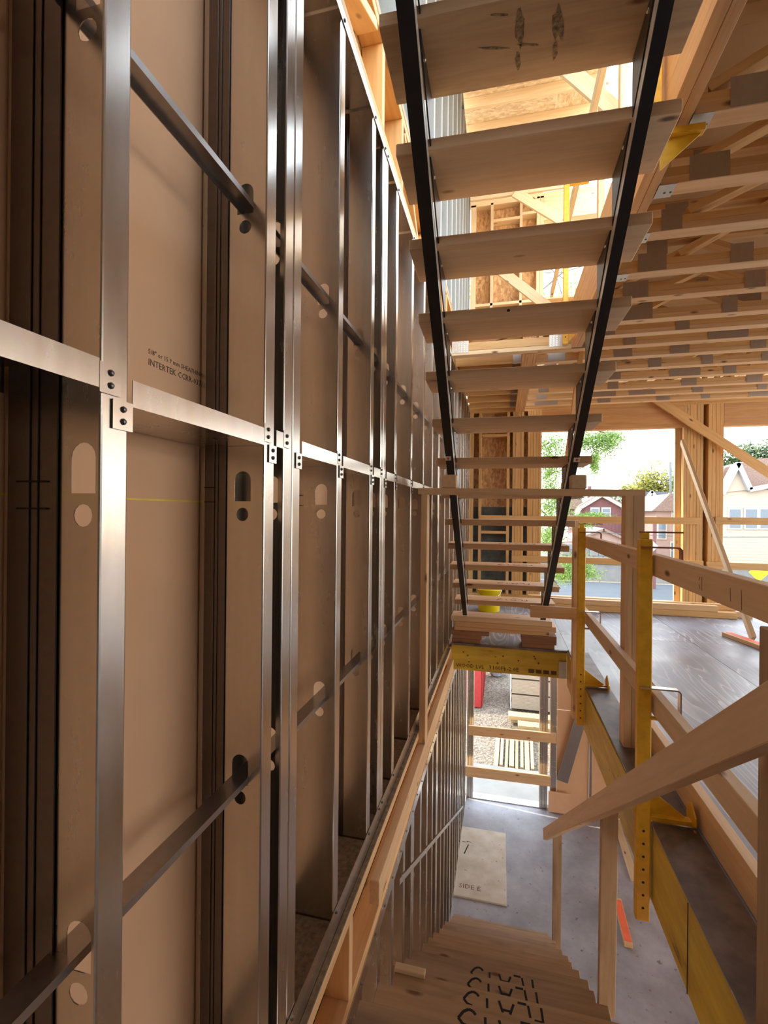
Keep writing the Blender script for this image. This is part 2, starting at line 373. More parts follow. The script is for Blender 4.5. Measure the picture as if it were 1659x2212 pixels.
def channel(name, parent, y0, y1, x0, x1, z, hgt, flange_up, mat=None, t=0.0015):
    """U track lying along Y: web from x0 to x1 at height z, flanges hgt tall going up or down"""
    s = 1 if flange_up else -1
    prof = [(x0, z+s*hgt), (x0, z), (x1, z), (x1, z+s*hgt)]; inn = [(x0-t*0 + (t if x0 < x1 else -t), z+s*hgt), (x0+(t if x0 < x1 else -t), z+s*t), (x1-(t if x0 < x1 else -t), z+s*t), (x1-(t if x0 < x1 else -t), z+s*hgt)]
    vs = []
    for y in (y0, y1):
        vs += [(p[0], y, p[1]) for p in prof] + [(p[0], y, p[1]) for p in inn]
    fs = []
    for i in range(3):
        fs += [(i, i+1, 8+i+1, 8+i), (4+i, 8+4+i, 8+4+i+1, 4+i+1), (i, 4+i, 4+i+1, i+1), (8+i, 8+i+1, 8+4+i+1, 8+4+i)]
    fs += [(0, 8, 12, 4), (3, 7, 15, 11)]
    return meshw(name, parent, vs, fs, mat or M_GALV)

# ================================================================== LEFT WALL, middle storey
TOPT = 2.78
wl = thing('wall_left', (WX, 3.0, 0), 'tall left wall of galvanised steel studs with tan sheathing behind', 'wall', kind='structure')
HOLES = [0.667, 1.270, 1.882]
studs = [(0.07, 0), (0.495, 0), (0.918, 0), (1.053, 1), (1.056, 0), (1.374, 0), (1.745, 0), (1.948, 1), (1.951, 0), (2.168, 0), (2.572, 0), (2.98, 0), (3.386, 0), (3.76, 1), (3.763, 0), (4.17, 0), (4.58, 0), (4.98, 0), (5.39, 0), (5.80, 0), (6.20, 0), (6.61, 0), (7.02, 0), (7.33, 0)]
for y, f in studs:
    put_stud(wl, y, 0.004, TOPT-0.004, HOLES, bool(f), cx=-0.026 if abs(y-0.495) < .01 else -0.05)
bt = channel('bottom_track', wl, -1.5, 7.36, BACK-0.003, WX+0.003, 0.0, 0.032, True)
bx('track_lip', wl, (WX+0.0006, WX+0.0028), (-1.5, 7.36), (-0.046, 0.022), M_GALV, 0.0008)
tt = channel('top_track', wl, -1.5, 7.36, BACK-0.003, WX+0.003, TOPT+0.004, 0.040, False)
for y, f in studs:
    s = -1 if f else 1
    screw(bt, Vector((WX+0.003, y+s*0.022, 0.020)), (1, 0, 0), 0.0055, 0.005)
    screw(tt, Vector((WX+0.003, y+s*0.022, TOPT-0.022)), (1, 0, 0), 0.0055, 0.005)
y = -1.5
for k, y1 in enumerate((-0.3, 0.918, 2.136, 3.354, 4.572, 5.79, 7.36)):
    for z0, z1 in ((0.0, 1.2675), (1.2705, TOPT)):
        bx('sheathing_panel', wl, (BACK-0.017, BACK-0.002), (y, y1-0.0003), (z0, z1), M_GYP, 0)
    bx('sheathing_edge', wl, (BACK-0.014, BACK-0.001), (y, y1), (1.2674, 1.2706), M_SEAM, 0)
    y = y1
for k in range(9): bx('leak_panel', wl, (BACK-0.06, BACK-0.04), (-3.0+1.2*k, -1.8+1.2*k), (-0.5, 3.2), M_GYPL, 0)  # unseen panels added behind the wall to stop sun leaks
# horizontal blocking between studs, each with two end tabs and screws
def blocking(y0, y1, z, up, tilt=0.0):
    b = channel('blocking', wl, y0, y1, WX-0.150, WX+0.0025, z, 0.036, up)
    for ye, sg in ((y0, -1), (y1, 1)):
        zc = 1.373 if sg < 0 else 1.415
        bx('end_tab', b, (WX+0.0008, WX+0.003), (ye, ye+sg*0.034), (zc-0.019, zc+0.019), M_GALV, 0)
        for dz in (-0.008, 0.008): screw(b, Vector((WX+0.003, ye+sg*0.017, zc+dz)), (1, 0, 0), 0.0045, 0.0045)
    return b
blocking(0.117, 0.490, 1.437, False); blocking(0.545, 0.912, 1.388, True); blocking(0.968, 1.003, 1.392, True)
blocking(1.106, 1.368, 1.388, True); blocking(1.425, 1.738, 1.388, True); blocking(1.795, 1.896, 1.388, True)
blocking(2.004, 2.160, 1.388, True); blocking(2.220, 2.564, 1.388, True); blocking(2.63, 2.972, 1.388, True)
yy = 3.03
for y0, y1 in ((3.03, 3.38), (3.44, 3.71), (3.81, 4.16), (4.22, 4.57), (4.63, 4.97), (5.03, 5.38), (5.44, 5.79), (5.85, 6.19)):
    channel('blocking', wl, y0, y1, WX-0.150, WX+0.0025, 1.388, 0.036, True)
# cold rolled channels threaded through the service holes
for z in (0.684, 1.906): channel('bridging_channel', wl, -1.2, 6.0, WX-0.069, WX-0.031, z, 0.013, False, M_GALVD)
for yw, u0, u1 in ((0.495, 22, 128), (0.918, 444, 489), (1.745, 738, 747)):  # dark strips over the back part of three stud webs
    xa = atY(u0, 1106, yw).x; xb = atY(u1, 1106, yw).x
    bx('dark_strip', wl, (max(xa, BACK+0.001), xb), (yw-0.004, yw-0.0016), (0.01, TOPT-0.01), M_DKSTEEL, 0.0008)
    for f in (0.45, 0.62): bx('strip_rib', wl, (xa+(xb-xa)*f-0.002, xa+(xb-xa)*f+0.002), (yw-0.0062, yw-0.004), (0.01, TOPT-0.01), M_DKSTEEL, 0.0008)
for z in (1.299, 1.268): 
    p0 = atY(36, 1040 if z > 1.28 else 1098, 0.489); p1 = atY(101, 1042 if z > 1.28 else 1100, 0.489)
    bx('marker_line', wl, (p0.x, p1.x), (0.4880, 0.4885), (p0.z-0.0012, p0.z+0.0012), M_INK, 0)
    for ym in (0.918, 1.374): bx('marker_line', wl, (-0.625, -0.598), (ym-0.0072, ym-0.0066), (z-0.001, z+0.001), M_INK, 0)
for ya, yb in ((1.42, 1.74), (1.80, 1.90), (2.0, 2.16), (2.22, 2.56), (2.62, 2.97), (1.11, 1.37)): tag(bx('sawdust', wl, (BACK, WX-0.002), (ya, yb), (0.002, 0.010), M_SAW, 0), kind='stuff')
p = atX(320, 756, BACK-0.002)
q = atX(438, 804, BACK-0.002)
text_obj('board_print', wl, '5/8" or 15.9 mm SHEATHING FIREGUARD', 0.0135, axes(p+Vector((0.0003, 0, -0.006)), (0, 1, 0), (0, 0, 1)), M_INKB, 0.0002)
text_obj('board_print', wl, 'INTERTEK CCRR-0377', 0.0175, axes(p+Vector((0.0003, 0, -0.027)), (0, 1, 0), (0, 0, 1)), M_INKB, 0.0002)

# ------------------------------------------------------------------ LEFT WALL, lower storey and upper storey
wl2 = thing('wall_left', (WX, 4.0, -3.0), 'left wall of narrow steel studs beside the lower stair', 'wall', kind='structure')
y = 1.12; k = 0
while y < 7.2:
    put_stud(wl2, y, -2.996, -0.452, [-2.4, -1.75, -1.1])
    if k % 4 == 2: put_stud(wl2, y-0.003, -2.996, -0.452, [-2.4, -1.75, -1.1], True)
    y += 0.406/1.5; k += 1
channel('bottom_track', wl2, -1.5, 7.25, BACK-0.003, WX+0.003, -3.0, 0.032, True)
t2 = channel('top_track', wl2, -1.5, 7.25, BACK-0.003, WX+0.003, -0.444, 0.062, False)
for i in range(34): screw(t2, Vector((WX+0.003, 1.2+0.17*i+random.uniform(-.03, .03), -0.462-0.012*(i % 2))), (1, 0, 0), 0.005, 0.005)
for j in range(7): bx('sheathing_panel', wl2, (BACK-0.017, BACK-0.002), (-1.3+1.22*j, -0.0803+1.22*j), (-3.0, -0.44), M_GYP, 0)
lum('diagonal_strap', wl2, (WX+0.005, 2.35, -0.6), (WX+0.005, 6.6, -2.75), 0.03, 0.002, M_GALV, (1, 0, 0), 0)
wl3 = thing('wall_left', (WX, 4.0, 3.2), 'left wall of pale steel studs on the storey above', 'wall', kind='structure')
y = 0.9
while y < 7.3:
    put_stud(wl3, y, 3.20, 6.10, [3.8, 4.5, 5.2], mat=M_GALVU); y += 0.406
channel('bottom_track', wl3, 0.5, 7.36, BACK-0.003, WX+0.003, 3.196, 0.032, True)
channel('top_track', wl3, 0.5, 7.36, BACK-0.003, WX+0.003, 6.105, 0.032, False)
for j in range(6): bx('sheathing_panel', wl3, (BACK-0.017, BACK-0.002), (0.2+1.22*j, 1.4197+1.22*j), (3.19, 6.2), M_GYPL, 0)

# ------------------------------------------------------------------ floor trusses along the left wall (ladder trusses)
def ladder_truss(label, zt, zb, xf_top, xf_bot, y0, y1, webs, mat, diag):
    t = thing('edge_truss', (WX-0.04, y0, zb), label, 'truss')
    bx('top_chord', t, (xf_top-0.09, xf_top), (y0, y1), (zt-0.038, zt), mat)
    bx('bottom_chord', t, (xf_bot-0.09, xf_bot), (y0, y1), (zb, zb+0.038), mat)
    bx('back_panel', t, (WX-0.152, WX-0.094), (y0, y1), (zb+0.038, zt-0.038), mat)
    for yw in webs: bx('web', t, (xf_bot-0.09, xf_bot), (yw-0.019, yw+0.019), (zb+0.038, zt-0.038), mat)
    for ya, yb in diag: lum('web', t, (xf_bot-0.045, ya, zb+0.045), (xf_bot-0.045, yb, zt-0.045), 0.085, 0.036, mat, (0, 0, 1))
    return t
ladder_truss('wooden edge truss on top of the lower stud wall with sawdust on its top chord', -0.048, -0.442, -0.467, WX, -1.0, 7.2, [1.563, 3.4, 5.2], W_SPF, [])
ladder_truss('warm wooden edge truss above the tall left stud wall', 3.192, TOPT+0.006, WX, WX, -0.5, 7.3, [0.85, 1.90, 2.285, 3.3, 4.2, 5.2, 6.2], W_WARM, [(1.2, 1.8), (2.9, 3.25), (2.75, 2.35)])
tag(bx('sawdust', None, (-0.4835, -0.468), (-1.0, 4.6), (-0.048, -0.040), M_SAW, 0), 'brown sawdust lying along the ledge below the steel studs', 'sawdust', kind='stuff')
tag(bx('ledger_board', None, (-0.466, -0.429), (1.72, 4.50), (-0.208, -0.117), W_SPF), 'rough ledger board on edge along the left wall below the stud track', 'board')

# ================================================================== FLOORS AND DECK
fl = thing('floor', (3.5, 3.0, -0.02), 'grey plywood deck of the middle storey', 'floor', kind='structure')
# deck panels right of the stair opening and beyond it
for x0 in (0.604, 1.82, 3.04, 4.26, 5.48):
    x1 = min(x0+1.216, 7.0) if x0 > 1 else 1.818
    for j, (ya, yb) in enumerate(((-3.0, -0.8), (-0.798, 1.0), (1.002, 3.14), (3.142, 5.28), (5.282, 7.40))):
        bx('deck_panel', fl, (x0, x1-0.002), (ya, yb), (-0.019, 0.0), M_DECK, 0)
bx('deck_panel', fl, (-0.45, 0.602), (4.66, 7.40), (-0.019, 0.0), M_DECK, 0)
bx('deck_panel', fl, (-0.45, 0.602), (-3.0, 0.72), (-0.019, 0.0), M_DECK, 0)
fl2 = thing('floor', (2.5, 3.0, -3.1), 'grey dusty floor at the foot of the lower stair', 'floor', kind='structure')
bx('floor_slab', fl2, (-0.7, 7.0), (-3.0, 7.30), (-3.12, -3.0), M_LOW, 0)
# framing under the deck: simple trusses that carry it (seen edge-on under the beam)
ceil0 = thing('ceiling', (3.8, 3.0, -0.4), 'underside framing of the plywood deck', 'ceiling', kind='structure')
for i in range(24): bx('joist', ceil0, (0.69, 7.0), (-2.6+0.42*i, -2.511+0.42*i), (-0.44, -0.021), W_WARM, 0)

# laminated beams round the stair opening
def beam(label, p0, p1, wd, h, mat, plies=2, ztop=0.0):
    """beam with plies side by side; p0,p1 = inner top edge ends, plies go to the right of p0->p1"""
    p0 = Vector((*p0, ztop)); p1 = Vector((*p1, ztop)); d = (p1-p0).normalized(); n = Vector((d.y, -d.x, 0))
    t = thing('laminated_beam', (p0+p1)/2-Vector((0, 0, h)), label, 'beam')
    for k in range(plies):
        off = n*(wd/plies*(k+0.5)); c = Vector((0, 0, -h/2+random.uniform(-.002, .002)))
        lum('ply', t, p0+off+c, p1+off+c, wd/plies-0.001, h, mat)
    return t
lvlR = beam('long yellow laminated beam edging the stair opening under the deck', (0.612, 0.90), (0.588, 4.66), 0.089, 0.302, M_LVL, 2, -0.021)
# a butt joint in the yellow face
bx('butt_joint', lvlR, (0.6015, 0.6035), (1.765, 1.768), (-0.320, -0.022), M_INK, 0)
lvlF = beam('short yellow laminated beam across the far end of the stair opening', (-0.462, 4.615), (0.585, 4.665), 0.001, 0.24, M_LVL, 1, -0.021)
for ch in list(lvlF.children): bpy.data.objects.remove(ch)
for k in range(2): bx('ply', lvlF, (-0.462, 0.585), (4.662+0.045*k, 4.706+0.045*k), (-0.262, -0.021), M_LVL)
text_obj('beam_stamp', lvlF, 'WOOD LVL', 0.05, axes(Vector((-0.42, 4.6605, -0.235)), (1, 0, 0), (0, 0, 1)), M_INK, 0.0004)
text_obj('beam_stamp', lvlF, '3100Fb-2.0E', 0.055, axes(Vector((-0.11, 4.6605, -0.235)), (1, 0, 0), (0, 0, 1)), M_INK, 0.0004)
for q in ((-0.35, -0.09), (-0.31, -0.12), (0.02, -0.10), (-0.03, -0.17), (0.30, -0.08), (0.31, -0.10), (0.34, -0.14), (0.16, -0.13)):
    screw(lvlF, Vector((q[0], 4.661, q[1])), (0, -1, 0), 0.008, 0.001, M_INKB, 'nail_hole')
for k in range(4): bx('beam_stamp', lvlF, (0.25+0.066*k, 0.30+0.066*k), (4.6605, 4.6615), (-0.235, -0.20), M_INKB, 0)
bx('joist_hanger', lvlF, (0.515, 0.583), (4.640, 4.661), (-0.25, -0.10), M_PLATE, 0)
bx('plywood_edge', lvlF, (-0.462, 0.585), (4.635, 4.80), (-0.020, -0.001), M_PLYD, 0)
bx('plywood_edge', lvlR, (0.598, 0.762), (0.95, 4.62), (0.0005, 0.003), M_PLYD, 0)
beam('orange two-ply laminated beam along the upper stair opening with joist hangers', (0.595, 0.20), (0.595, 4.60), 0.085, 0.42, W_BEAM, 2, 3.17)
beam('flush five-ply laminated beam over the far end of the deck', (0.172, 4.70), (0.172, 7.38), 0.13, 0.41, W_BEAM, 5, 3.16)

# ================================================================== CEILING of the middle storey: open-web floor trusses
def zigzag(t, x0, x1, yc, zb, zt, step=0.62, phase=0.0):
    x = x0+0.05+phase; up = True
    while x < x1-0.2:
        xa, xb = x, min(x+step/2, x1-0.02)
        za, zb_ = (zb+0.095, zt-0.05) if up else (zt-0.05, zb+0.095)
        lum('web', t, (xa, yc, za), (xb, yc, zb_), 0.086, 0.036, W_WARM, (0, 0, 1), 0)
        x = xb; up = not up
ORD = ['nearest', 'second', 'third', 'fourth', 'fifth', 'sixth', 'seventh', 'eighth', 'ninth', 'tenth', 'eleventh', 'twelfth', 'thirteenth', 'fourteenth']
TY = [2.065, 2.465, 2.86, 3.31, 3.69, 4.10, 4.40, 4.69, 5.03, 5.44, 5.85, 6.29, 6.66, 7.03]
ZB, ZT = 2.752, 3.165
for i, yc in enumerate(TY):
    x0 = 0.684 if yc < 4.62 else 0.305; x1 = 7.0
    t = thing('floor_truss', (x0, yc, ZB), '%s open-web wooden floor truss from the stair, over the deck' % ORD[i], 'truss', 'open-web floor trusses over the deck')
    bx('bottom_chord', t, (x0+0.004, x1), (yc-0.044, yc+0.044), (ZB, ZB+0.038), W_SPF)
    bx('bottom_chord', t, (x0+0.004, x1), (yc-0.042, yc+0.042), (ZB+0.0385, ZB+0.076), W_WARM, 0)
    bx('top_chord', t, (x0+0.004, x1), (yc-0.044, yc+0.044), (ZT-0.038, ZT), W_WARM, 0)
    for k in range(3): bx('web', t, (x0+0.01+0.55*k*0+k*2.2, x0+0.047+k*2.2), (yc-0.043, yc+0.043), (ZB+0.0765, ZT-0.038), W_WARM, 0)
    zigzag(t, x0, x1, yc, ZB, ZT, 1.05+0.1*(i % 3), 0.1*(i % 4))
    rr = random.Random(i)
    xp = x0+0.12
    while xp < 5.2:
        wpl = rr.choice((0.10, 0.16, 0.30, 0.12)); 
        bx('nail_plate', t, (xp, xp+wpl), (yc-0.0455, yc-0.0440), (ZB+0.002, ZB+0.115), M_PLATE, 0)
        if rr.random() < 0.6: bx('nail_plate', t, (xp+0.15, xp+0.15+wpl*0.8), (yc-0.0455, yc-0.0440), (ZT-0.13, ZT-0.01), M_PLATE, 0)
        xp += rr.uniform(0.45, 0.85)
    if yc < 4.62:
        h = bx('joist_hanger', t, (0.6815, 0.755), (yc-0.048, yc+0.048), (ZB-0.004, ZB-0.0005), M_PLATE, 0)
        bx('hanger_flange', t, (0.6812, 0.6835), (yc-0.075, yc+0.075), (ZB, ZB+0.24), M_PLATE, 0)
        for dx in (0.02, 0.045): screw(t, Vector((0.70+dx, yc+0.012, ZB-0.004)), (0, 0, -1), 0.006, 0.003, M_SCREW, 'nail')
ce = thing('ceiling', (3.5, 3.0, 3.17), 'plywood subfloor above the open-web trusses', 'ceiling', kind='structure')
for x0 in (0.684, 1.90, 3.12, 4.34, 5.56):
    for ya, yb in ((-3.0, -0.8), (-0.798, 1.42), (1.422, 3.64), (3.642, 5.86), (5.862, 7.40)):
        bx('subfloor_panel', ce, (x0, x0+1.214), (ya, yb), (3.167, 3.188), M_PLY, 0)
bx('subfloor_panel', ce, (-0.484, 0.682), (-3.0, 0.55), (3.167, 3.188), M_PLY, 0)
bx('subfloor_panel', ce, (-0.45, 0.17), (4.70, 7.40), (3.167, 3.188), M_OSB, 0)
bx('subfloor_panel', ce, (0.172, 0.682), (4.70, 5.86), (3.167, 3.188), M_PLY, 0)
# short joists between the left wall and the five-ply beam
for i, yc in enumerate((4.95, 5.40, 5.83, 6.23, 6.63, 7.0)):
    j = tag(bx('short_joist', None, (-0.48, 0.168), (yc-0.02, yc+0.02), (2.752, 3.16), W_WARM), 'short joist from the left wall to the five-ply beam, %s one' % ORD[i], 'joist', 'short joists left of the five-ply beam')
    bx('joist_hanger', j, (0.09, 0.170), (yc-0.024, yc+0.024), (2.748, 2.90), M_PLATE, 0)
# far end truss of the upper opening with pressed plates
ft = thing('floor_truss', (0.05, 4.66, 2.755), 'doubled truss across the upper stair opening with two large nail plates', 'truss')
bx('bottom_chord', ft, (-0.485, 0.595), (4.62, 4.71), (2.755, 2.793), W_PALE)
bx('bottom_chord', ft, (-0.485, 0.595), (4.62, 4.71), (2.795, 2.870), W_WARM)
bx('top_chord', ft, (-0.485, 0.595), (4.62, 4.71), (3.127, 3.165), W_WARM)
lum('web', ft, (-0.40, 4.665, 2.87), (0.02, 4.665, 3.12), 0.086, 0.036, W_WARM)
lum('web', ft, (0.52, 4.665, 2.87), (0.10, 4.665, 3.12), 0.086, 0.036, W_WARM)
lum('web', ft, (-0.2, 4.68, 2.87), (0.25, 4.68, 2.99), 0.05, 0.036, W_EDGE)
for xa, xb in ((-0.484, -0.325), (0.402, 0.556)):
    npk = bx('nail_plate', ft, (xa, xb), (4.6175, 4.6198), (2.775, 2.935), M_PLATE, 0)
    for a in range(6):
        for b in range(8): bx('tooth', npk, (xa+0.012+a*0.026, xa+0.019+a*0.026), (4.6160, 4.6175), (2.783+b*0.019, 2.793+b*0.019), M_GALV, 0)

# ================================================================== FAR WALL, middle storey
YF = 7.40
wb = thing('wall_back', (1.0, YF, 0), 'far timber-framed wall of the deck with two large openings', 'wall', kind='structure')
def fx(px): return -0.515+(px-1010)*0.00673
def mstud(x0, x1, z0=0.04, z1=2.78, n=None, mat=None):
    n = n or max(1, round((x1-x0)/0.04)); d = (x1-x0)/n
    for k in range(n): bx('stud', wb, (x0+k*d+0.0008, x0+(k+1)*d-0.0008), (YF+random.uniform(-.002, .002), YF+0.14), (z0, z1), mat or W_WARM)
mstud(-0.515, -0.431); mstud(-0.355, -0.313); mstud(0.057, 0.100); mstud(0.142, 0.303, n=4); mstud(0.358, 0.555, n=5)
for x0, x1 in ((-0.52, -0.334), (-0.334, 0.08), (0.08, 0.555)):
    bx('wall_panel', wb, (x0, x1), (YF+0.141, YF+0.155), (1.345, 2.90), M_OSB, 0)
    bx('wall_panel', wb, (x0, x1), (YF+0.141, YF+0.155), (0.0, 1.345), M_DARK, 0)
bx('blocking', wb, (-0.312, 0.056), (YF, YF+0.14), (2.40, 2.44), W_WARM)
bx('blocking', wb, (-0.312, 0.056), (YF, YF+0.14), (0.94, 0.98), W_WARM)
bx('sill_plate', wb, (-0.515, 5.5), (YF, YF+0.14), (0.0, 0.038), W_WARM)
bx('header', wb, (0.555, 2.42), (YF, YF+0.14), (2.46, 2.765), W_BEAM)
bx('header', wb, (2.905, 5.5), (YF, YF+0.14), (2.46, 2.765), W_BEAM)
for k in range(2): bx('top_plate', wb, (-0.515, 5.5), (YF-0.004*k, YF+0.14), (2.766+0.038*k, 2.803+0.038*k), W_WARM)
mstud(2.42, 2.66, n=6); mstud(2.72, 2.905, n=4); bx('wall_panel', wb, (2.42, 2.905), (YF+0.141, YF+0.155), (0, 2.9), M_OSB, 0)
bx('stud', wb, (2.345, 2.418), (YF+0.10, YF+0.14), (0.04, 2.46), W_PALE)
mstud(5.3, 5.5, n=5); bx('wall_panel', wb, (5.3, 7.0), (YF+0.10, YF+0.14), (0.0, 3.19), M_OSB, 0)
bx('rim_board', wb, (-0.515, 0.335), (YF+0.10, YF+0.14), (2.845, 3.19), M_OSB, 0)
bx('rim_board', wb, (1.02, 5.5), (YF+0.10, YF+0.14), (2.845, 3.19), M_OSB, 0)
for xx in (0.345, 0.46, 0.90, 0.965): bx('cripple', wb, (xx-0.012, xx+0.012), (YF+0.06, YF+0.14), (2.843, 3.15), W_EDGE, 0)
for zz in (2.92, 3.03): bx('cripple_rail', wb, (0.335, 1.02), (YF+0.06, YF+0.14), (zz-0.012, zz+0.012), W_EDGE, 0)
for k in range(6): bx('blocking', wb, (1.3+0.6*k, 1.34+0.6*k), (YF+0.05, YF+0.10), (2.845, 3.15), W_WARM)
# wall seen on the storey above
wb2 = thing('wall_back', (1.0, YF, 3.2), 'far timber wall of the storey above with strand board and a window opening', 'wall', kind='structure')
for x0, x1 in ((-0.505, -0.428), (-0.211, -0.172), (0.213, 0.251), (0.455, 0.50), (0.502, 0.555)):
    bx('stud', wb2, (x0, x1), (YF, YF+0.14), (3.2, 5.93), W_PALE)
bx('wall_panel', wb2, (-0.515, 0.555), (YF+0.141, YF+0.155), (3.2, 6.2), M_OSB, 0)
bx('blocking', wb2, (-0.172, 0.213), (YF, YF+0.14), (5.64, 5.68), W_PALE); bx('blocking', wb2, (0.251, 0.455), (YF, YF+0.14), (5.69, 5.73), W_PALE)
bx('blocking', wb2, (-0.428, 0.455), (YF, YF+0.14), (4.38, 4.42), W_PALE)
bx('top_plate', wb2, (-0.515, 3.0), (YF, YF+0.14), (5.90, 5.98), W_PALE)
bx('header', wb2, (0.555, 3.0), (YF, YF+0.14), (5.57, 5.90), W_PALE)
bx('sill_plate', wb2, (0.555, 3.0), (YF, YF+0.14), (4.40, 4.44), W_PALE)
bx('wall_panel', wb2, (0.555, 3.0), (YF+0.10, YF+0.14), (3.2, 4.40), M_OSB, 0)
tag(bx('ledger_beam', None, (-0.48, 0.80), (6.86, 6.90), (5.66, 5.775), W_PALE), 'pale beam crossing in front of the upper far wall', 'beam')
rf = thing('ceiling', (1.5, 4.5, 6.2), 'pale strand board roof on rafters above the storey above', 'ceiling', kind='structure')
for ya in (0.6, 1.82, 3.04, 4.26, 5.48, 6.50):
    for xa in (-0.64, 0.60): bx('roof_panel', rf, (xa, xa+(1.238 if xa < 0 else 0.5)), (ya, ya+1.215 if ya < 6 else 7.55), (6.32, 6.335), M_OSBL, 0)
for k in range(16): bx('rafter', rf, (-0.64, 1.14), (1.05+0.406*k, 1.088+0.406*k), (6.19, 6.319), W_PALE)

# ================================================================== WALLS OUT OF FRAME (right side and behind), timber framed, closed parts added to cut light
wr = thing('wall_right', (7.0, 2.0, 0), 'right-hand timber wall of the deck with window openings', 'wall', kind='structure')
for z0, z1, zs in ((-2.99, -0.46, -2.9), (0.003, 2.98, 0.05)):
    for yp in (-2.95, -1.2, 0.8, 2.8, 4.8, 7.2): bx('post', wr, (7.0, 7.10), (yp, yp+0.14), (z0, z1), W_WARM, 0)
    bx('header', wr, (7.0, 7.10), (-3.0, 7.4), (z1, z1+0.19), W_WARM, 0); bx('kneewall', wr, (7.0, 7.10), (-3.0, 7.4), (z0, zs), M_OSB, 0)
bx('wall_panel', wr, (7.0, 7.02), (-3.0, 1.4), (0.1, 2.75), M_DARK, 0)  # unseen dark closure, added to cut side light near the stair
wf = thing('wall_light_block', (3.0, -3.0, 0), 'unseen timber wall added behind the camera to block light', 'wall', kind='structure')
bx('wall_panel', wf, (-0.66, 7.0), (-3.04, -3.02), (-3.0, -0.02), M_OSB, 0)
bx('wall_panel', wf, (-0.66, 7.0), (-3.04, -3.02), (0.0, 3.19), M_DARK, 0)  # dark lining added to keep bounce light off the near tread edges
for k in range(12): bx('stud', wf, (-0.4+0.61*k, -0.362+0.61*k), (-3.02, -2.88), (0.0, 3.16), W_WARM, 0)

# ================================================================== UPPER STAIR (temporary steel stringers, plank treads)
KS = 0.7306; DY, DZ = 0.2647, 0.1934
st = thing('staircase', (0.08, 4.68, 0.257), 'temporary open-tread staircase overhead on two black steel stringers', 'staircase')
def xc(Y): return 0.079-0.0575*(Y-1.668)/2.91
SK = math.atan(0.0575/2.91)
ex = Vector((math.cos(SK), math.sin(SK), 0)); ey = Vector((-math.sin(SK), math.cos(SK), 0))
def stencil(parent, c, X, Yd, Zup=0.0009, s=1.0, only=None):
    """black stencil strokes on a tread top, read from the other side"""
    S = [[(-.134, .30), (-.118, .75), (-.10, .95), (-.085, .9), (-.075, .72)], [(-.134, .30), (-.118, .02), (-.098, -.05)], [(-.042, .72), (-.04, .05)],
         [(.005, .75), (.02, .02)], [(.062, .75), (.048, .0)], [(.02, .2), (.048, .2)], [(.078, .95), (.112, .95)], [(.118, .9), (.125, .12)], [(.168, .95), (.172, .0)], [(.14, .0), (.168, .0)]]
    vs = []; fs = []
    for ln in S:
        for a, b in zip(ln[:-1], ln[1:]):
            A = c+X*a[0]*s+Yd*(a[1]*0.058*s); B = c+X*b[0]*s+Yd*(b[1]*0.058*s); d = (B-A).normalized(); n = Vector((-d.y, d.x, 0))*0.0046*s; k = len(vs)
            for q in (A-n, B-n, B+n, A+n): vs.append(q)
            for q in (A-n, B-n, B+n, A+n): vs.append(q+Vector((0, 0, Zup)))
            fs += [(k+4, k+5, k+6, k+7), (k, k+1, k+5, k+4), (k+1, k+2, k+6, k+5), (k+2, k+3, k+7, k+6), (k+3, k, k+4, k+7)]
    return tag(meshw('stencil_lettering', parent, vs, fs, M_INK), kind='stuff')
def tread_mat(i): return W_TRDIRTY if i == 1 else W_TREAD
for i in range(0, 14):
    yn = 1.668+DY*(i-2); zt = 2.557-DZ*(i-2); c = Vector((xc(yn), yn, zt))
    ctr = c+ey*0.14+Vector((0, 0, -0.022))
    L = 0.91+random.uniform(-.008, .008)
    tr = lum('tread', st, ctr-ex*L/2, ctr+ex*L/2, 0.282, 0.044, tread_mat(i), (0, 0, 1), 0.003)
    if i in (10, 11, 12, 13): stencil(tr, c+ey*0.09+Vector((0.06, 0, 0.0002)), ex, ey, 0.0008, 0.9)
    if i == 1:
        rs = random.Random(3)
        for u, v, rx, ry in ((1124, 62, 11, 46), (1119, 128, 6, 22), (1206, 50, 14, 38), (1199, 108, 7, 24), (1066, 104, 34, 3), (1140, 97, 26, 3), (1080, 32, 20, 4)):
            pts = [atZ(u+rx*math.cos(a)*rs.uniform(.55, 1.15), v+ry*math.sin(a)*rs.uniform(.55, 1.15), zt-0.0446) for a in [2*math.pi*q/12 for q in range(12)]]
            prism('water_stain', tr, pts, (0, 0, -0.0006), M_STAIN)
    if i == 4:
        screw(tr, c+ex*-0.05+Vector((0, -0.001, -0.02)), (0, -1, 0), 0.007, 0.001, M_INK, 'knot')
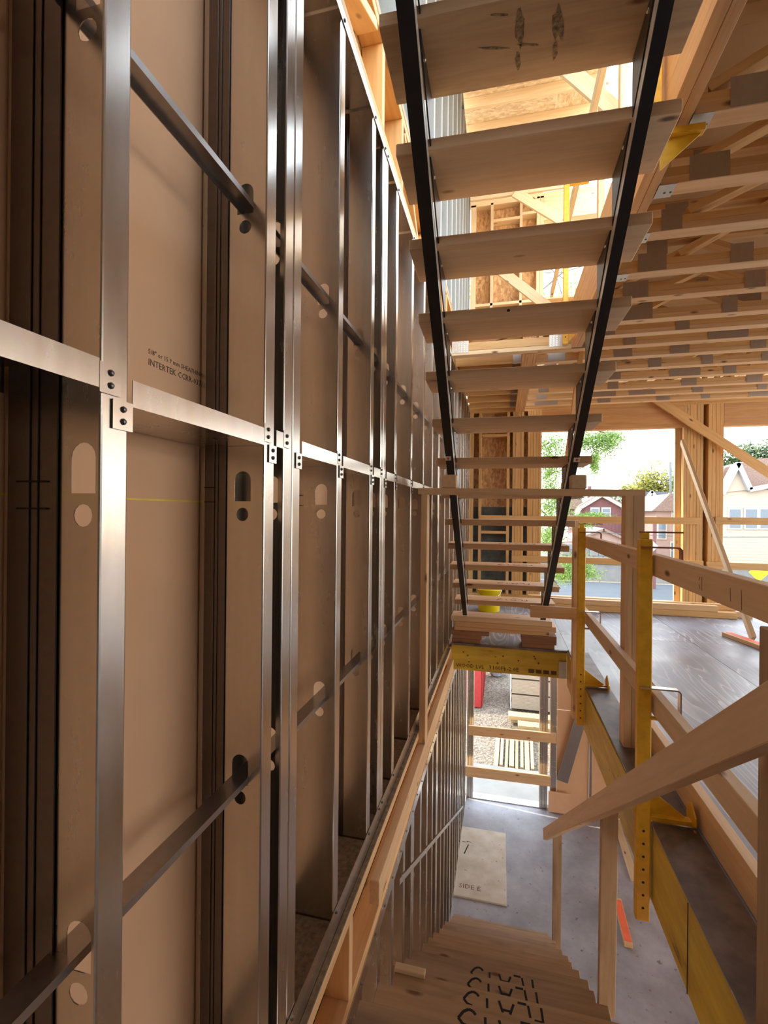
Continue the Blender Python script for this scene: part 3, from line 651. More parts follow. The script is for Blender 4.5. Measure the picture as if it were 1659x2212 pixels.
# stringers: box tube plus pale inner face painting a reflection, tread brackets
def spt(x_top, x_bot, s, dz=0.0):
    """point on the stringer underside line at Y=s"""
    Y = s; X = x_top+(x_bot-x_top)*(Y-1.33)/(4.68-1.33)
    return Vector((X, Y, 3.677-KS*Y+dz))
sdir = Vector((0, 1, -KS)).normalized()
def stringer(xt0, xt1, xb0, xb1, inner):
    Ya, Yb = 0.62, 4.675
    a0, a1 = spt(xt0, xb0, Ya), spt(xt1, xb1, Ya); b0, b1 = spt(xt0, xb0, Yb), spt(xt1, xb1, Yb)
    up = Vector((0, KS, 1)).normalized()*0.052
    b0 = b0.copy(); b1 = b1.copy()
    vs = [a0, a1, b1, b0, a0+up, a1+up, b1+up, b0+up]
    g = meshw('stringer', st, vs, [(0, 1, 2, 3), (4, 5, 6, 7), (0, 1, 5, 4), (1, 2, 6, 5), (2, 3, 7, 6), (3, 0, 4, 7)], M_BLACK)
    # pale inner plate, the reflected treads put into its colour
    s = 1 if inner == 'r' else -1
    p0, p1 = (a1, b1) if inner == 'r' else (a0, b0)
    off = Vector((0.0012*s, 0, 0)); d = Vector((0, 0, 0.004))
    vs = [p0+d, p1+d, p1+up*0.94, p0+up*0.94]; vs = vs+[v+off for v in vs]
    meshw('sheen_face', g, vs, [(0, 1, 2, 3), (4, 5, 6, 7), (0, 1, 5, 4), (1, 2, 6, 5), (2, 3, 7, 6), (3, 0, 4, 7)], M_BLKIN)
    # triangular tread brackets
    for i in range(0, 13):
        yn = 1.668+DY*(i-2); zt = 2.557-DZ*(i-2)-0.045
        xi = (xt1+(xb1-xt1)*(yn-1.33)/3.35) if inner == 'r' else (xt0+(xb0-xt0)*(yn-1.33)/3.35)
        xa = xi+0.002*s; xb = xi+0.007*s
        zf = lambda Y: 3.677-KS*Y+0.064
        tri = [(xa, yn+0.02, zt), (xa, yn+0.272, zt), (xa, yn+0.272, zf(yn+0.272)), (xa, yn+0.02, zf(yn+0.02))]
        bk = prism('tread_bracket', st, tri, (xb-xa, 0, 0), M_BLACK)
        screw(bk, Vector((xb, yn+0.10, zt-0.018)), (s, 0, 0), 0.008, 0.006, M_GALV, 'bolt')
    return g
sL = stringer(-0.309, -0.258, -0.361, -0.321, 'r')
sR = stringer(0.399, 0.4375, 0.352, 0.400, 'l')
for g, px, py, s in ((sL, 968, 990, 1), (sR, 1246, 993, 1)):
    c = None
    for Yt in [2.5+0.01*i for i in range(120)]:
        r = ray(px, py); 
        tt_ = (3.677-EYE)/(r.z+KS*r.y); c = Vector((r.x*tt_, r.y*tt_, EYE+r.z*tt_)); break
    nrm = Vector((0, -KS, -1)).normalized(); c = c+nrm*0.001
    x = Vector((1, 0, 0)); yv = nrm.cross(x)
    yv = -yv if yv.z < 0 else yv
    m = Matrix.Identity(4); z = x.cross(yv)
    for i in range(3): m[i][0] = x[i]; m[i][1] = yv[i]; m[i][2] = z[i]; m[i][3] = c[i]
    place('sticker', box_mesh(0.034, 0.036, 0.001, M_STICK, 0), g, m)
    fz = -0.0008 if z.dot(nrm) < 0 else 0.0008
    arrow = [(0, 0.011), (0.010, 0.001), (0.005, 0.001), (0.005, -0.010), (-0.005, -0.010), (-0.005, 0.001), (-0.010, 0.001)]
    prism('sticker_arrow', g, [c+x*a+yv*b+nrm*0.0005 for a, b in arrow], nrm*0.0006, M_REDP)
# splice bolts
for px, py in ((984, 948), (984, 957)): screw(sL, atX(px, py, -0.285), (1, 0, 0), 0.008, 0.012, M_BLACK, 'bolt')
for k in range(4): screw(sR, spt(0.399, 0.352, 2.86+0.07*k, 0.03)+Vector((-0.002, 0, 0)), (-1, 0, 0), 0.008, 0.006, M_BLKIN, 'bolt')

# ------------------------------------------------------------------ temporary portal frame carrying the stringers
pf = thing('support_frame', (0.12, 2.84, 0), 'goalpost frame of studs propping the overhead stair at mid height', 'frame')
bx('post', pf, (-0.466, -0.429), (2.80, 2.889), (-0.116, 1.357), W_SPF)
bx('post', pf, (0.640, 0.678), (2.80, 2.889), (0.003, 1.352), W_SPF); bx('post', pf, (0.679, 0.735), (2.80, 2.889), (0.003, 1.352), W_SPF)
lum('crosspiece', pf, (-0.486, 2.845, 1.376), (0.738, 2.845, 1.364), 0.089, 0.037, W_SPF)
for (px0, px1, py0, py1), lab in (((955, 986, 1020, 1052), 'small square timber block on the support frame under the left stringer'), ((1234, 1268, 1021, 1056), 'rounded timber block on the support frame under the right stringer')):
    a = atY(px0, py0, 2.80); b = atY(px1, py1, 2.80)
    zc0 = 1.376+(a.x+0.486)*(-0.0098)+0.0187
    tag(bx('timber_block', None, (a.x, b.x), (2.802, 2.888), (zc0, zc0+0.078), W_TREAD, 0.006), lab, 'block')
# ------------------------------------------------------------------ cribbing at the stair foot
def board(name, lab, xs, ys, zs, mat, grp=None, cat='board'): return tag(bx(name, None, xs, ys, zs, mat), lab, cat, grp)
G = 'cribbing under the stair foot'
board('cribbing_board', 'lowest brown cribbing board, left pile on the yellow beam', (-0.462, -0.19), (4.655, 4.86), (0.0005, 0.039), W_EDGE, G)
board('cribbing_board', 'second brown cribbing board up in the left pile', (-0.458, -0.18), (4.65, 4.86), (0.0395, 0.078), W_EDGE, G)
board('cribbing_board', 'longer brown cribbing board topping the left pile', (-0.466, -0.112), (4.65, 4.86), (0.0785, 0.117), W_EDGE, G)
board('cribbing_board', 'lowest brown cribbing board, right pile on the yellow beam', (0.19, 0.478), (4.655, 4.86), (0.0005, 0.039), W_EDGE, G)
board('cribbing_board', 'thick brown cribbing board in the right pile', (0.185, 0.495), (4.65, 4.86), (0.0395, 0.117), W_EDGE, G)
board('cribbing_board', 'bottom pale plank lying across both cribbing piles', (-0.44, 0.43), (4.66, 4.90), (0.1175, 0.156), W_SPF, G)
board('cribbing_board', 'middle pale plank of three under the stringer feet', (-0.43, 0.49), (4.645, 4.86), (0.1565, 0.206), W_SPF, G)
board('cribbing_board', 'top pale plank that the black stringer feet stand on', (-0.47, 0.455), (4.65, 4.90), (0.2065, 0.256), W_TREAD, G)

# ================================================================== LOWER STAIR
ls = thing('staircase', (0.02, 4.9, -3.0), 'lower wooden staircase descending to the grey floor with black stencil letters', 'staircase')
for k in range(-2, 14):
    yf = 1.497+DY*k; zt = -0.334-DZ*k
    off = [0.0, -0.004, 0.008, 0.0, -0.012, 0.006][k % 6]
    tr = bx('tread', ls, (-0.436+off, 0.474+off), (yf-0.285, yf), (zt-0.044, zt), W_DIMDIRT, 0.003)
    if k in (0, 1, 2, 3, 4): stencil(tr, Vector((0.0, yf-0.075, zt+0.0002)), Vector((1, 0, 0)), Vector((0, 1, 0)))
    if k == 2: bx('pale_batten', tr, (-0.430, -0.30), (yf-0.02, yf+0.012), (zt+0.0005, zt+0.02), W_PALE)
for x in (-0.30, 0.34):
    lum('stringer', ls, (x, 0.95, -0.334-DZ*(-2)-0.10-0.03), (x, 4.90, -2.95), 0.05, 0.06, M_BLACK, (0, KS, 1))
# stair railing
sr = thing('stair_railing', (0.5, 2.7, -1.0), 'rough timber handrail with posts along the lower stair', 'railing')
bx('post', sr, (0.500, 0.538), (1.02, 1.109), (-0.62, 1.03), W_DIMDIRT)
lum('post', sr, (0.511, 2.52, -1.17), (0.513, 2.50, -0.14), 0.074, 0.038, W_DIMDIRT, (0, 1, 0))
lum('post', sr, (0.512, 4.60, -2.72), (0.512, 4.60, -1.62), 0.074, 0.038, W_DIMDIRT, (0, 1, 0))
e0 = Vector((0.468, 0.93, 0.937)); e1 = atY(1178, 1802, 4.62)
lum('handrail', sr, e0, e1, 0.089, 0.038, W_TREAD, (1, 0, 0))
bx('cleat', sr, (0.476, 0.4945), (2.50, 2.54), (-1.13, -0.98), W_TREAD)

# ================================================================== GUARD along the deck edge: yellow stanchions and rails
def stanchion(Y, label, x=0.598, low=-0.40, top=1.15):
    s = thing('guard_stanchion', (x-0.03, Y, low), label, 'stanchion', 'yellow steel guard stanchions')
    bx('post', s, (x-0.056, x-0.004), (Y-0.02, Y+0.02), (low, top), M_YEL, 0.004)
    bx('post_cap', s, (x-0.045, x-0.015), (Y-0.012, Y+0.012), (top, top+0.025), M_YEL, 0.003)
    for k in range(7): screw(s, Vector((x-0.030, Y-0.0201, low+0.055+0.052*k)), (0, -1, 0), 0.0055, 0.0006, M_INK, 'bolt_hole')
    # clamp arm over the deck edge
    bx('clamp_arm', s, (x-0.004, x+0.165), (Y-0.018, Y+0.018), (0.006, 0.030), M_YEL, 0.002)
    prism('gusset', s, [(x-0.004, Y+0.004, 0.03), (x+0.13, Y+0.004, 0.03), (x-0.004, Y+0.004, 0.13)], (0, 0.006, 0), M_YEL)
    prism('clamp_plate', s, [(x+0.145, Y-0.045, 0.004), (x+0.145, Y+0.045, 0.004), (x+0.145, Y+0.045, 0.06), (x+0.145, Y, 0.10), (x+0.145, Y-0.045, 0.06)], (0.006, 0, 0), M_YEL)
    bx('clamp_bolt', s, (x-0.004, x+0.15), (Y-0.05, Y-0.042), (0.018, 0.026), M_GALVD, 0)
    for z, m in ((1.118, M_RUST), (0.552, M_GALV)):
        bar('rail_bracket', s, [(x-0.05, Y-0.027, z), (x+0.085, Y-0.027, z), (x+0.094, Y-0.027, z-0.01), (x+0.094, Y-0.027, z-0.10)], 0.03, 0.006, m, (0, 1, 0))
    bar('rail_seat', s, [(x-0.01, Y-0.024, 0.43), (x+0.07, Y-0.024, 0.43)], 0.03, 0.006, M_YEL, (0, 1, 0))
    bar('top_pin', s, [(x-0.05, Y, top+0.028), (x+0.11, Y, top+0.028)], 0.012, 0.006, M_RUST, (0, 1, 0))
    return s
stanchion(2.16, 'nearer yellow steel guard stanchion clamped to the deck edge, with punched holes')
stanchion(3.70, 'farther yellow steel guard stanchion beside the foot of the black stringer', x=0.588, low=-0.27)
up = thing('guard_stanchion', (0.52, 4.42, 2.72), 'yellow steel guard stanchion on the storey above, seen between treads', 'stanchion', 'yellow steel guard stanchions')
bx('post', up, (0.495, 0.540), (4.40, 4.44), (2.72, 4.30), M_YEL, 0.003)
prism('gusset', up, [(0.54, 4.42, 2.74), (0.66, 4.42, 2.86), (0.66, 4.42, 2.90), (0.54, 4.42, 2.84)], (0, 0.01, 0), M_YEL)
for k in range(3): screw(up, Vector((0.517, 4.3999, 2.78+0.06*k)), (0, -1, 0), 0.006, 0.0006, M_INK, 'bolt_hole')
bx('clamp_arm', up, (0.54, 0.70), (4.40, 4.44), (4.10, 4.14), M_YEL, 0.003)
gtop = tag(bx('guard_rail', None, (0.602, 0.639), (1.115, 4.29), (0.998, 1.086), W_TREAD), 'long top guard rail sloping out of frame beside the yellow stanchions', 'rail')
for pa, pb in (((1577, 1270), (1578, 1300)), ((1601, 1275), (1602, 1318)), ((1512, 1246), (1510, 1254)), ((1510, 1262), (1512, 1272)), ((1516, 1246), (1516, 1276))):
    lum('pencil_mark', gtop, atX(*pa, 0.6016), atX(*pb, 0.6016), 0.0022, 0.0005, M_INKB, (1, 0, 0), 0)
tag(bx('guard_rail', None, (0.602, 0.639), (1.115, 4.20), (0.437, 0.525), W_TREAD), 'middle guard rail running low past the nearer stanchion', 'rail')
tag(bx('toe_board', None, (0.770, 0.808), (1.2, 3.45), (0.004, 0.135), W_TREAD), 'toe board on edge lying on the deck behind the clamps', 'board')
cp = tag(bx('corner_post', None, (0.538, 0.576), (3.94, 4.03), (-0.33, 1.20), W_SPF), 'short vertical stud fixed at the far corner of the stair opening', 'post')
tag(bx('guard_board', None, (0.22, 0.574), (3.90, 3.938), (0.44, 0.53), W_SPF), 'short board nailed across the corner post near the last treads', 'board')
tag(lum('brace_plank', None, (0.560, 4.95, 1.35), (0.745, 4.95, 2.985), 0.042, 0.09, W_BEAM, (0, 1, 0)), 'reddish plank leaning steeply behind the right stringer', 'plank')
# text and marks on the rail
for (a, b_, Yq, wd), lab in ((((1112, 416), (1235, 490), 6.841, 0.13), 'pale diagonal plank above the far window corner on the storey above'), (((1062, 570), (1395, 825), 6.841, 0.13), 'pale diagonal plank crossing the strand board on the storey above'), (((1126, 64), (1355, 262), 4.9, 0.15), 'wide pale diagonal plank under the roof, beside the topmost treads')):
    tag(lum('brace_plank', None, atY(*a, Yq), atY(*b_, Yq), wd, 0.038, W_PALE, (0, 1, 0)), lab, 'plank')
for (px, Yq), lab in (((1302, 5.2), 'slim upright stud behind the wide diagonal plank on the storey above'), ((1348, 4.7), 'broad upright stud at the right of the wide diagonal plank')):
    q = atY(px, 190, Yq); tag(bx('upright_stud', None, (q.x-0.03, q.x+0.03), (Yq, Yq+0.09), (3.19, 6.19), W_PALE), lab, 'stud')
tag(bx('guard_rail', None, (0.60, 0.638), (1.0, 6.8), (4.16, 4.25), W_PALE), 'top guard rail along the stair opening on the storey above', 'rail')
u2 = thing('guard_stanchion', (0.56, 2.05, 2.70), 'yellow steel guard stanchion hooked under the orange beam near the second tread', 'stanchion', 'yellow steel guard stanchions')
bx('post', u2, (0.535, 0.580), (2.03, 2.07), (2.70, 4.3), M_YEL, 0.003); bx('clamp_arm', u2, (0.58, 0.73), (2.03, 2.07), (2.700, 2.728), M_YEL, 0.003)
prism('gusset', u2, [(0.58, 2.05, 2.70), (0.72, 2.05, 2.70), (0.58, 2.05, 2.58)], (0, 0.008, 0), M_YEL)

# ================================================================== FAR DECK OBJECTS
def onfar(name, lab, xs, zs, cat='rail', grp=None, mat=None, Y=YF-0.042): return tag(bx(name, None, xs, (Y, Y+0.038), zs, mat or W_WARM), lab, cat, grp)
onfar('guard_rail', 'upper guard rail across the wide far opening', (-0.34, 2.62), (1.120, 1.215))
onfar('guard_rail', 'lower guard rail across the wide far opening', (0.14, 2.66), (0.535, 0.625))
onfar('guard_rail', 'upper guard rail across the right-hand far opening', (2.80, 5.4), (1.125, 1.222))
onfar('guard_rail', 'lower guard rail across the right-hand far opening', (2.70, 5.4), (0.52, 0.615), Y=YF-0.044)
tag(lum('brace_plank', None, (2.35, 7.25, 2.24), (2.44, 5.52, 0.02), 0.089, 0.038, W_PALE, (0.95, 0.1, 0.3)), 'pale brace leaning from the far column down to the deck', 'plank')
b = thing('brace_block', (2.36, 5.4, 0), 'short block with orange paint on top holding the leaning brace foot', 'block')
lum('block', b, (2.27, 5.68, 0.020), (2.40, 5.13, 0.020), 0.10, 0.038, W_SPF); lum('paint_patch', b, (2.285, 5.66, 0.0398), (2.39, 5.20, 0.0398), 0.07, 0.0006, M_ORANGE, (0, 0, 1), 0)
tag(lum('brace_plank', None, (1.98, 7.33, 2.90), (4.3, 7.33, 1.12), 0.115, 0.038, W_WARM, (0, 1, 0)), 'long diagonal brace nailed across the far header and column', 'plank')
# lumber pile by the far wall
GL = 'lumber lying along the far wall'
for i, (x0, x1, y0, z0, m) in enumerate(((0.30, 2.75, 6.60, 0.003, W_WARM), (0.95, 2.95, 6.70, 0.003, W_SPF), (0.25, 3.0, 6.80, 0.003, W_WARM), (0.62, 2.55, 6.615, 0.075, W_SPF), (0.35, 2.8, 6.76, 0.075, W_WARM))):
    tag(bx('lumber_board', None, (x0, x1), (y0, y0+0.088), (z0, z0+0.07), m), ['longest front board of the far lumber pile', 'front right board of the far lumber pile', 'rear bottom board of the far lumber pile', 'short upper front board of the far lumber pile', 'upper rear board of the far lumber pile'][i], 'board', GL)
for i in range(4):
    o = tag(channel('steel_track', None, 0.0, 2.4-0.1*i, 0, 0.09, 0.0, 0.03, False), '%s shiny steel track from the front on the far lumber pile' % ORD[i].replace('nearest', 'first'), 'track', 'steel tracks on the far lumber pile')
    o.matrix_basis = Matrix.Translation((1.70+0.06*i, 6.98+0.105*i, 0.025)) @ Matrix.Rotation(-math.pi/2, 4, 'Z')
# yellow buckets
def lathe(name, parent, c, prof, mat, N=28, smooth=True):
    vs = []; fs = []
    for r, z in prof:
        for i in range(N): a = 2*math.pi*i/N; vs.append((c[0]+r*math.cos(a), c[1]+r*math.sin(a), c[2]+z))
    for k in range(len(prof)-1):
        for i in range(N): fs.append((k*N+i, k*N+(i+1) % N, (k+1)*N+(i+1) % N, (k+1)*N+i))
    fs.append(tuple(range(N))[::-1]); return meshw(name, parent, vs, fs, mat, smooth)
bk = thing('yellow_bucket', (-0.155, 6.27, 0), 'yellow plastic bucket with ribbed rim standing on the far deck', 'bucket')
lathe('body', bk, (-0.155, 6.27, 0.002), [(0.128, 0), (0.132, 0.004), (0.150, 0.27), (0.157, 0.272), (0.157, 0.283), (0.151, 0.285), (0.152, 0.305), (0.159, 0.307), (0.159, 0.318), (0.153, 0.32), (0.154, 0.345), (0.162, 0.347), (0.162, 0.372), (0.154, 0.372), (0.150, 0.30), (0.126, 0.01)], M_BUCKET)
rod('handle', bk, [(-0.155+0.16*math.cos(a), 6.27-0.165*abs(math.sin(a))-0.005, 0.30-0.12*math.sin(a)) for a in [math.pi*i/10 for i in range(11)]], 0.004, M_GALV)

# ================================================================== LOWER FLOOR OBJECTS
ps = thing('plywood_sheet', (-0.2, 5.95, -3.0), 'pale plywood offcut lying flat on the lower floor by the left wall', 'plywood')
lum('sheet', ps, (-0.205, 6.545, -2.990), (-0.202, 5.35, -2.990), 0.575, 0.019, M_SHEET)
for a, b_ in (((-0.46, 6.24), (-0.41, 6.24)), ((-0.40, 6.26), (-0.345, 6.25)), ((-0.40, 6.26), (-0.40, 6.235))):
    lum('ink_mark', ps, (*a, -2.9800), (*b_, -2.9800), 0.008, 0.0006, M_INK, (0, 0, 1), 0)
lum('ink_mark', ps, (-0.38, 6.20, -2.98), (-0.42, 6.02, -2.98), 0.014, 0.0006, M_INK, (0, 0, 1), 0)
text_obj('board_print', ps, 'SIDE E', 0.09, axes(Vector((-0.44, 5.47, -2.9803)), (1, 0, 0), (0, 1, 0)), M_INKB, 0.0003)
tag(lum('lumber_strip', None, (1.57, 7.24, -2.99), (1.53, 6.08, -2.99), 0.09, 0.019, W_PALE), 'pale thin board lying on the lower floor under the deck', 'board')
b = thing('lumber_offcut', (1.24, 5.42, -3.0), 'stake with a bright orange painted top lying on the lower floor', 'offcut')
lum('stake', b, (1.262, 5.72, -2.975), (1.240, 5.14, -2.975), 0.075, 0.045, W_SPF); lum('paint_patch', b, (1.26, 5.69, -2.9518), (1.241, 5.16, -2.9518), 0.07, 0.0008, M_ORANGE, (0, 0, 1), 0)
# lower far wall with door opening
YL = 7.25
wb3 = thing('wall_back', (0.5, YL, -3.0), 'far steel-stud wall of the lower storey with a doorway', 'wall', kind='structure')
def vstud(x0, x1, y=YL, z0=-2.996, z1=-0.46, m=None): return bx('metal_stud', wb3, (x0, x1), (y, y+0.14), (z0, z1), m or M_GALV, 0.003)
for x0, x1 in ((-0.487, -0.455), (-0.452, -0.420), (-0.417, -0.385)): vstud(x0, x1)
for x0, x1 in ((0.552, 0.590), (0.593, 0.631), (0.634, 0.665), (0.70, 0.785)): vstud(x0, x1)
bx('door_head', wb3, (-0.385, 0.552), (YL, YL+0.14), (-0.80, -0.46), M_GALV, 0)
bx('door_sill', wb3, (-0.385, 0.552), (YL, YL+0.14), (-3.0, -2.985), M_GALV, 0)
for x0, x1, z0, z1 in ((0.79, 1.22, -1.55, -0.46), (0.79, 1.22, -2.99, -1.56), (1.26, 1.9, -2.99, -0.46), (1.9, 7.0, -2.99, -0.46)):
    bx('sheathing_panel', wb3, (x0, x1), (YL+0.02, YL+0.035), (z0, z1), M_GYP, 0)
bx('metal_stud', wb3, (1.225, 1.255), (YL, YL+0.14), (-2.99, -0.46), M_GALVD, 0.002)
lum('diagonal_brace', wb3, (0.86, YL-0.03, -2.55), (1.17, YL-0.03, -1.35), 0.15, 0.02, M_GALVD, (0, 1, 0))
lum('diagonal_brace', wb3, (1.32, YL-0.03, -1.35), (1.66, YL-0.03, -2.55), 0.15, 0.02, M_GALVD, (0, 1, 0))
bx('panel_offcut', wb3, (0.675, 0.97), (YL-0.06, YL-0.045), (-2.99, -2.70), M_GYP, 0)
tag(bx('lumber_post', None, (1.66, 1.70), (6.9, 6.94), (-3.0, -0.45), W_PALE), 'pale vertical stud standing under the deck by the lower far wall', 'post')
rl = tag(lum('door_rail', None, (-0.450, 7.11, -1.925), (0.762, 7.11, -1.898), 0.038, 0.135, W_SPF, (0, 0, 1)), 'upper board nailed across the lower doorway', 'rail')
rl = tag(lum('door_rail', None, (-0.505, 7.11, -2.527), (0.692, 7.11, -2.508), 0.038, 0.145, W_SPF, (0, 0, 1)), 'lower board nailed across the lower doorway', 'rail')

# ================================================================== OUTSIDE
gr = tag(bx('floor', None, (-60, 90), (8.35, 150), (-3.35, -3.12), M_GRAV, 0), 'gravel ground outside the building', 'ground', kind='structure')
tag(bx('concrete_slab', None, (-3, 4), (7.42, 8.34), (-3.3, -3.03), M_CONC, 0), 'pale concrete slab outside the lower doorway', 'slab')
M_BUND = plain('beige_board_edges', (0.34, 0.28, 0.21), 0.8, 0, 0.06)
W_OUT = wood('sunlit_outdoor_lumber', (0.50, 0.36, 0.18), (0.38, 0.24, 0.11))
# drywall bundles
for i in range(3):
    s = thing('board_bundle', (1.0, 11.0, -3.05+0.335*i), 'wrapped bundle of beige boards outside the doorway, %s of the stack' % ['bottom', 'middle', 'top'][i], 'bundle', 'bundles of boards outside')
    for k in range(10): bx('board', s, (0.235+random.uniform(0, .012), 1.45), (10.95, 12.2), (-3.05+0.335*i+0.03*k, -3.05+0.335*i+0.03*k+0.028), M_BUND, 0)
    bx('wrap', s, (0.215, 0.232), (10.94, 12.22), (-3.06+0.335*i, -2.735+0.335*i), M_STICK, 0)
for i, (x0, x1, y0, z0, m) in enumerate(((0.16, 1.4, 10.1, -2.95, W_OUT), (0.20, 1.4, 10.22, -3.06, W_OUT), (0.34, 1.5, 9.75, -2.98, W_OUT), (0.44, 1.5, 9.62, -3.07, None))):
    tag(bx('lumber_board', None, (x0, x1), (y0, y0+0.24), (z0, z0+0.075), m or plain('green_painted_wood', (0.01, 0.10, 0.055), 0.5)), ['top board of the sunny lumber outside the doorway', 'lower board of the sunny lumber outside the doorway', 'front board of the sunny lumber outside the doorway', 'green painted board under the sunny lumber outside'][i], 'board', 'lumber stacked outside the doorway')
for i in range(8):
    x = -0.06+0.088*i
    tag(lum('lumber_stud', None, (x+0.02, 9.55, -3.075+0.03*(i % 2)), (x*0.98-0.01, 8.42, -3.085+0.03*(i % 2)), 0.05 if i % 3 else 0.08, 0.038, W_OUT if i % 2 else W_OUT), '%s stud from the left lying on the gravel outside the doorway' % ORD[i].replace('nearest', 'first'), 'stud', 'studs lying on the gravel outside')
M_RED = plain('red_painted_panels', (0.32, 0.02, 0.02), 0.5)
dm = thing('red_container', (-1.2, 11.8, -3.12), 'red panelled container on the gravel beyond the doorway', 'container')
bx('body', dm, (-2.4, -0.42), (10.9, 13.2), (-3.10, -1.6), M_RED, 0.01)
for k in range(7): bx('rib', dm, (-0.42, -0.385), (10.95+0.32*k, 11.05+0.32*k), (-3.08, -1.6), M_RED)
def blob(name, parent, c, r, mat, seed, noise=0.25, sub=3):
    bm = bmesh.new(); bmesh.ops.create_icosphere(bm, subdivisions=sub, radius=1.0); rr = random.Random(seed)
    ph = [rr.uniform(0, 6) for _ in range(6)]
    for v in bm.verts:
        d = 1+noise*(math.sin(5*v.co.x+ph[0])*math.sin(4*v.co.y+ph[1])+0.6*math.sin(9*v.co.z+ph[2]+3*v.co.x)+0.4*math.sin(13*v.co.y+ph[3]))
        v.co = Vector((v.co.x*r[0]*d, v.co.y*r[1]*d, max(v.co.z*r[2]*d, -r[2]*0.8)))
    me = bpy.data.meshes.new(name); bm.to_mesh(me); bm.free(); me.materials.append(mat); return place(name, me, parent, Matrix.Translation(Vector(c)))
tag(blob('tarp_bundle', None, (-0.10, 13.3, -2.86), (0.30, 0.28, 0.28), plain('grey_plastic_tarp', (0.28, 0.285, 0.30), 0.35, 0, 0.2, 6), 3, 0.16), 'crumpled grey plastic tarp bundle on the gravel', 'tarp')
# street
M_ASPH = plain('asphalt', (0.042, 0.046, 0.054), 0.8, 0, 0.1, 2)
tag(bx('street', None, (-60, 90), (23.5, 33.0), (-3.34, -3.10), M_ASPH, 0), 'grey blue street seen through the far opening', 'street')
rw = thing('retaining_wall', (20, 34.2, -3.2), 'low concrete retaining wall along the far side of the street', 'retaining wall')
for k in range(20): bx('panel', rw, (-20+4*k, -16.03+4*k), (34, 34.4), (-3.3, -2.05), M_CONC, 0.02)
bx('coping', rw, (-20, 60), (33.92, 34.5), (-2.05, -1.85), M_DARK, 0.02)
def shingles(name, col): return plain(name, col, 0.85, 0, 0.25, 12)
M_ROOFB = shingles('brown_shingles', (0.20, 0.13, 0.10)); M_ROOFG = shingles('grey_shingles', (0.10, 0.11, 0.12))
M_BARN = plain('barn_red_siding', (0.14, 0.055, 0.052), 0.7, 0, 0.15, 2); M_TRIM = plain('cream_trim', (0.42, 0.34, 0.27), 0.6)
M_WHITE = plain('white_siding', (0.40, 0.41, 0.42), 0.6, 0, 0.03); M_GLASSW = plain('dark_window_glass', (0.10, 0.13, 0.16), 0.1)
M_PINK = plain('salmon_siding', (0.30, 0.195, 0.155), 0.7, 0, 0.05, 3); M_BRICKL = plain('pale_painted_brick', (0.40, 0.33, 0.25), 0.8, 0, 0.04, 8)
def window(parent, c, wd, h, Yw, frame=M_WHITE):
    x, z = c
    f = bx('window', parent, (x-wd/2-0.1, x+wd/2+0.1), (Yw-0.08, Yw), (z-h/2-0.1, z+h/2+0.1), frame, 0.01)
    for s in (0, 1): bx('pane', f, (x-wd/2, x+wd/2), (Yw-0.09-0.01*s, Yw-0.08), (z-h/2+s*(h/2+0.03), z-0.03+s*h/2), M_GLASSW, 0)
# red gambrel house
def X_(px, Y, py=1106): return atY(px, py, Y).x
def Z_(py, Y, px=1300): return atY(px, py, Y).z
Yh = 48.0
h1 = thing('house', (X_(1300, Yh), Yh, -3), 'dark red gambrel-roofed house across the street', 'house')
outl = [(1248, 1190), (1248, 1112), (1256, 1098), (1300, 1071), (1342, 1096), (1352, 1112), (1352, 1190)]
prism('wall', h1, [atY(a, b, Yh) for a, b in outl], (0, 7, 0), M_BARN)
for k in range(14): 
    xx = 1252+7*k; bx('batten', h1, (X_(xx, Yh)-0.03, X_(xx, Yh)+0.03), (Yh-0.03, Yh), (Z_(1178, Yh), Z_(1112, Yh)), M_BARN, 0)
for a, b in (((1244, 1114), (1254, 1097)), ((1254, 1097), (1301, 1069)), ((1299, 1069), (1344, 1094)), ((1344, 1094), (1356, 1114))):
    lum('roof_trim', h1, atY(*a, Yh-0.2), atY(*b, Yh-0.2), 0.28, 0.4, M_TRIM, (0, 1, 0)); lum('roof_slope', h1, atY(a[0], a[1]-2, Yh)+Vector((0, 3.5, 0.1)), atY(b[0], b[1]-2, Yh)+Vector((0, 3.5, 0.1)), 7.2, 0.15, M_ROOFB, (0, 0, 1))
for px in (1285, 1309): window(h1, (X_(px, Yh), Z_(1107, Yh, px)), 0.62, 0.75, Yh)
bx('side_roof', h1, (X_(1225, Yh), X_(1262, Yh)), (Yh+1.5, Yh+6), (Z_(1100, Yh), Z_(1078, Yh)), M_ROOFB)
bx('chimney', h1, (X_(1282, Yh), X_(1290, Yh)), (Yh+3, Yh+3.5), (Z_(1085, Yh), Z_(1046, Yh)), M_BARN, 0.01)
# low garage with pink roof and block wall
Yg = 40.0
h2 = thing('garage', (X_(1295, Yg), Yg, -3), 'low pale garage with shallow roof in front of the red house', 'garage')
prism('wall', h2, [atY(a, b, Yg) for a, b in ((1205, 1215), (1205, 1172), (1250, 1166), (1303, 1147), (1356, 1168), (1356, 1215))], (0, 6, 0), M_PINK)
for a, b in (((1238, 1168), (1304, 1143)), ((1302, 1143), (1362, 1170))): lum('roof_slope', h2, atY(*a, Yg)+Vector((0, 3, 0)), atY(*b, Yg)+Vector((0, 3, 0)), 6.6, 0.18, M_ROOFB, (0, 0, 1))
bw = thing('block_wall', (X_(1295, 37), 37, -2.5), 'pale concrete block wall below the garage', 'wall')
for r in range(3):
    for k in range(9):
        x0 = X_(1205, 37)+0.62*k+(0.31 if r % 2 else 0); bx('block', bw, (x0, x0+0.60), (37, 37.25), (Z_(1214, 37)+0.42*r, Z_(1214, 37)+0.42*r+0.40), M_CONC, 0.02)
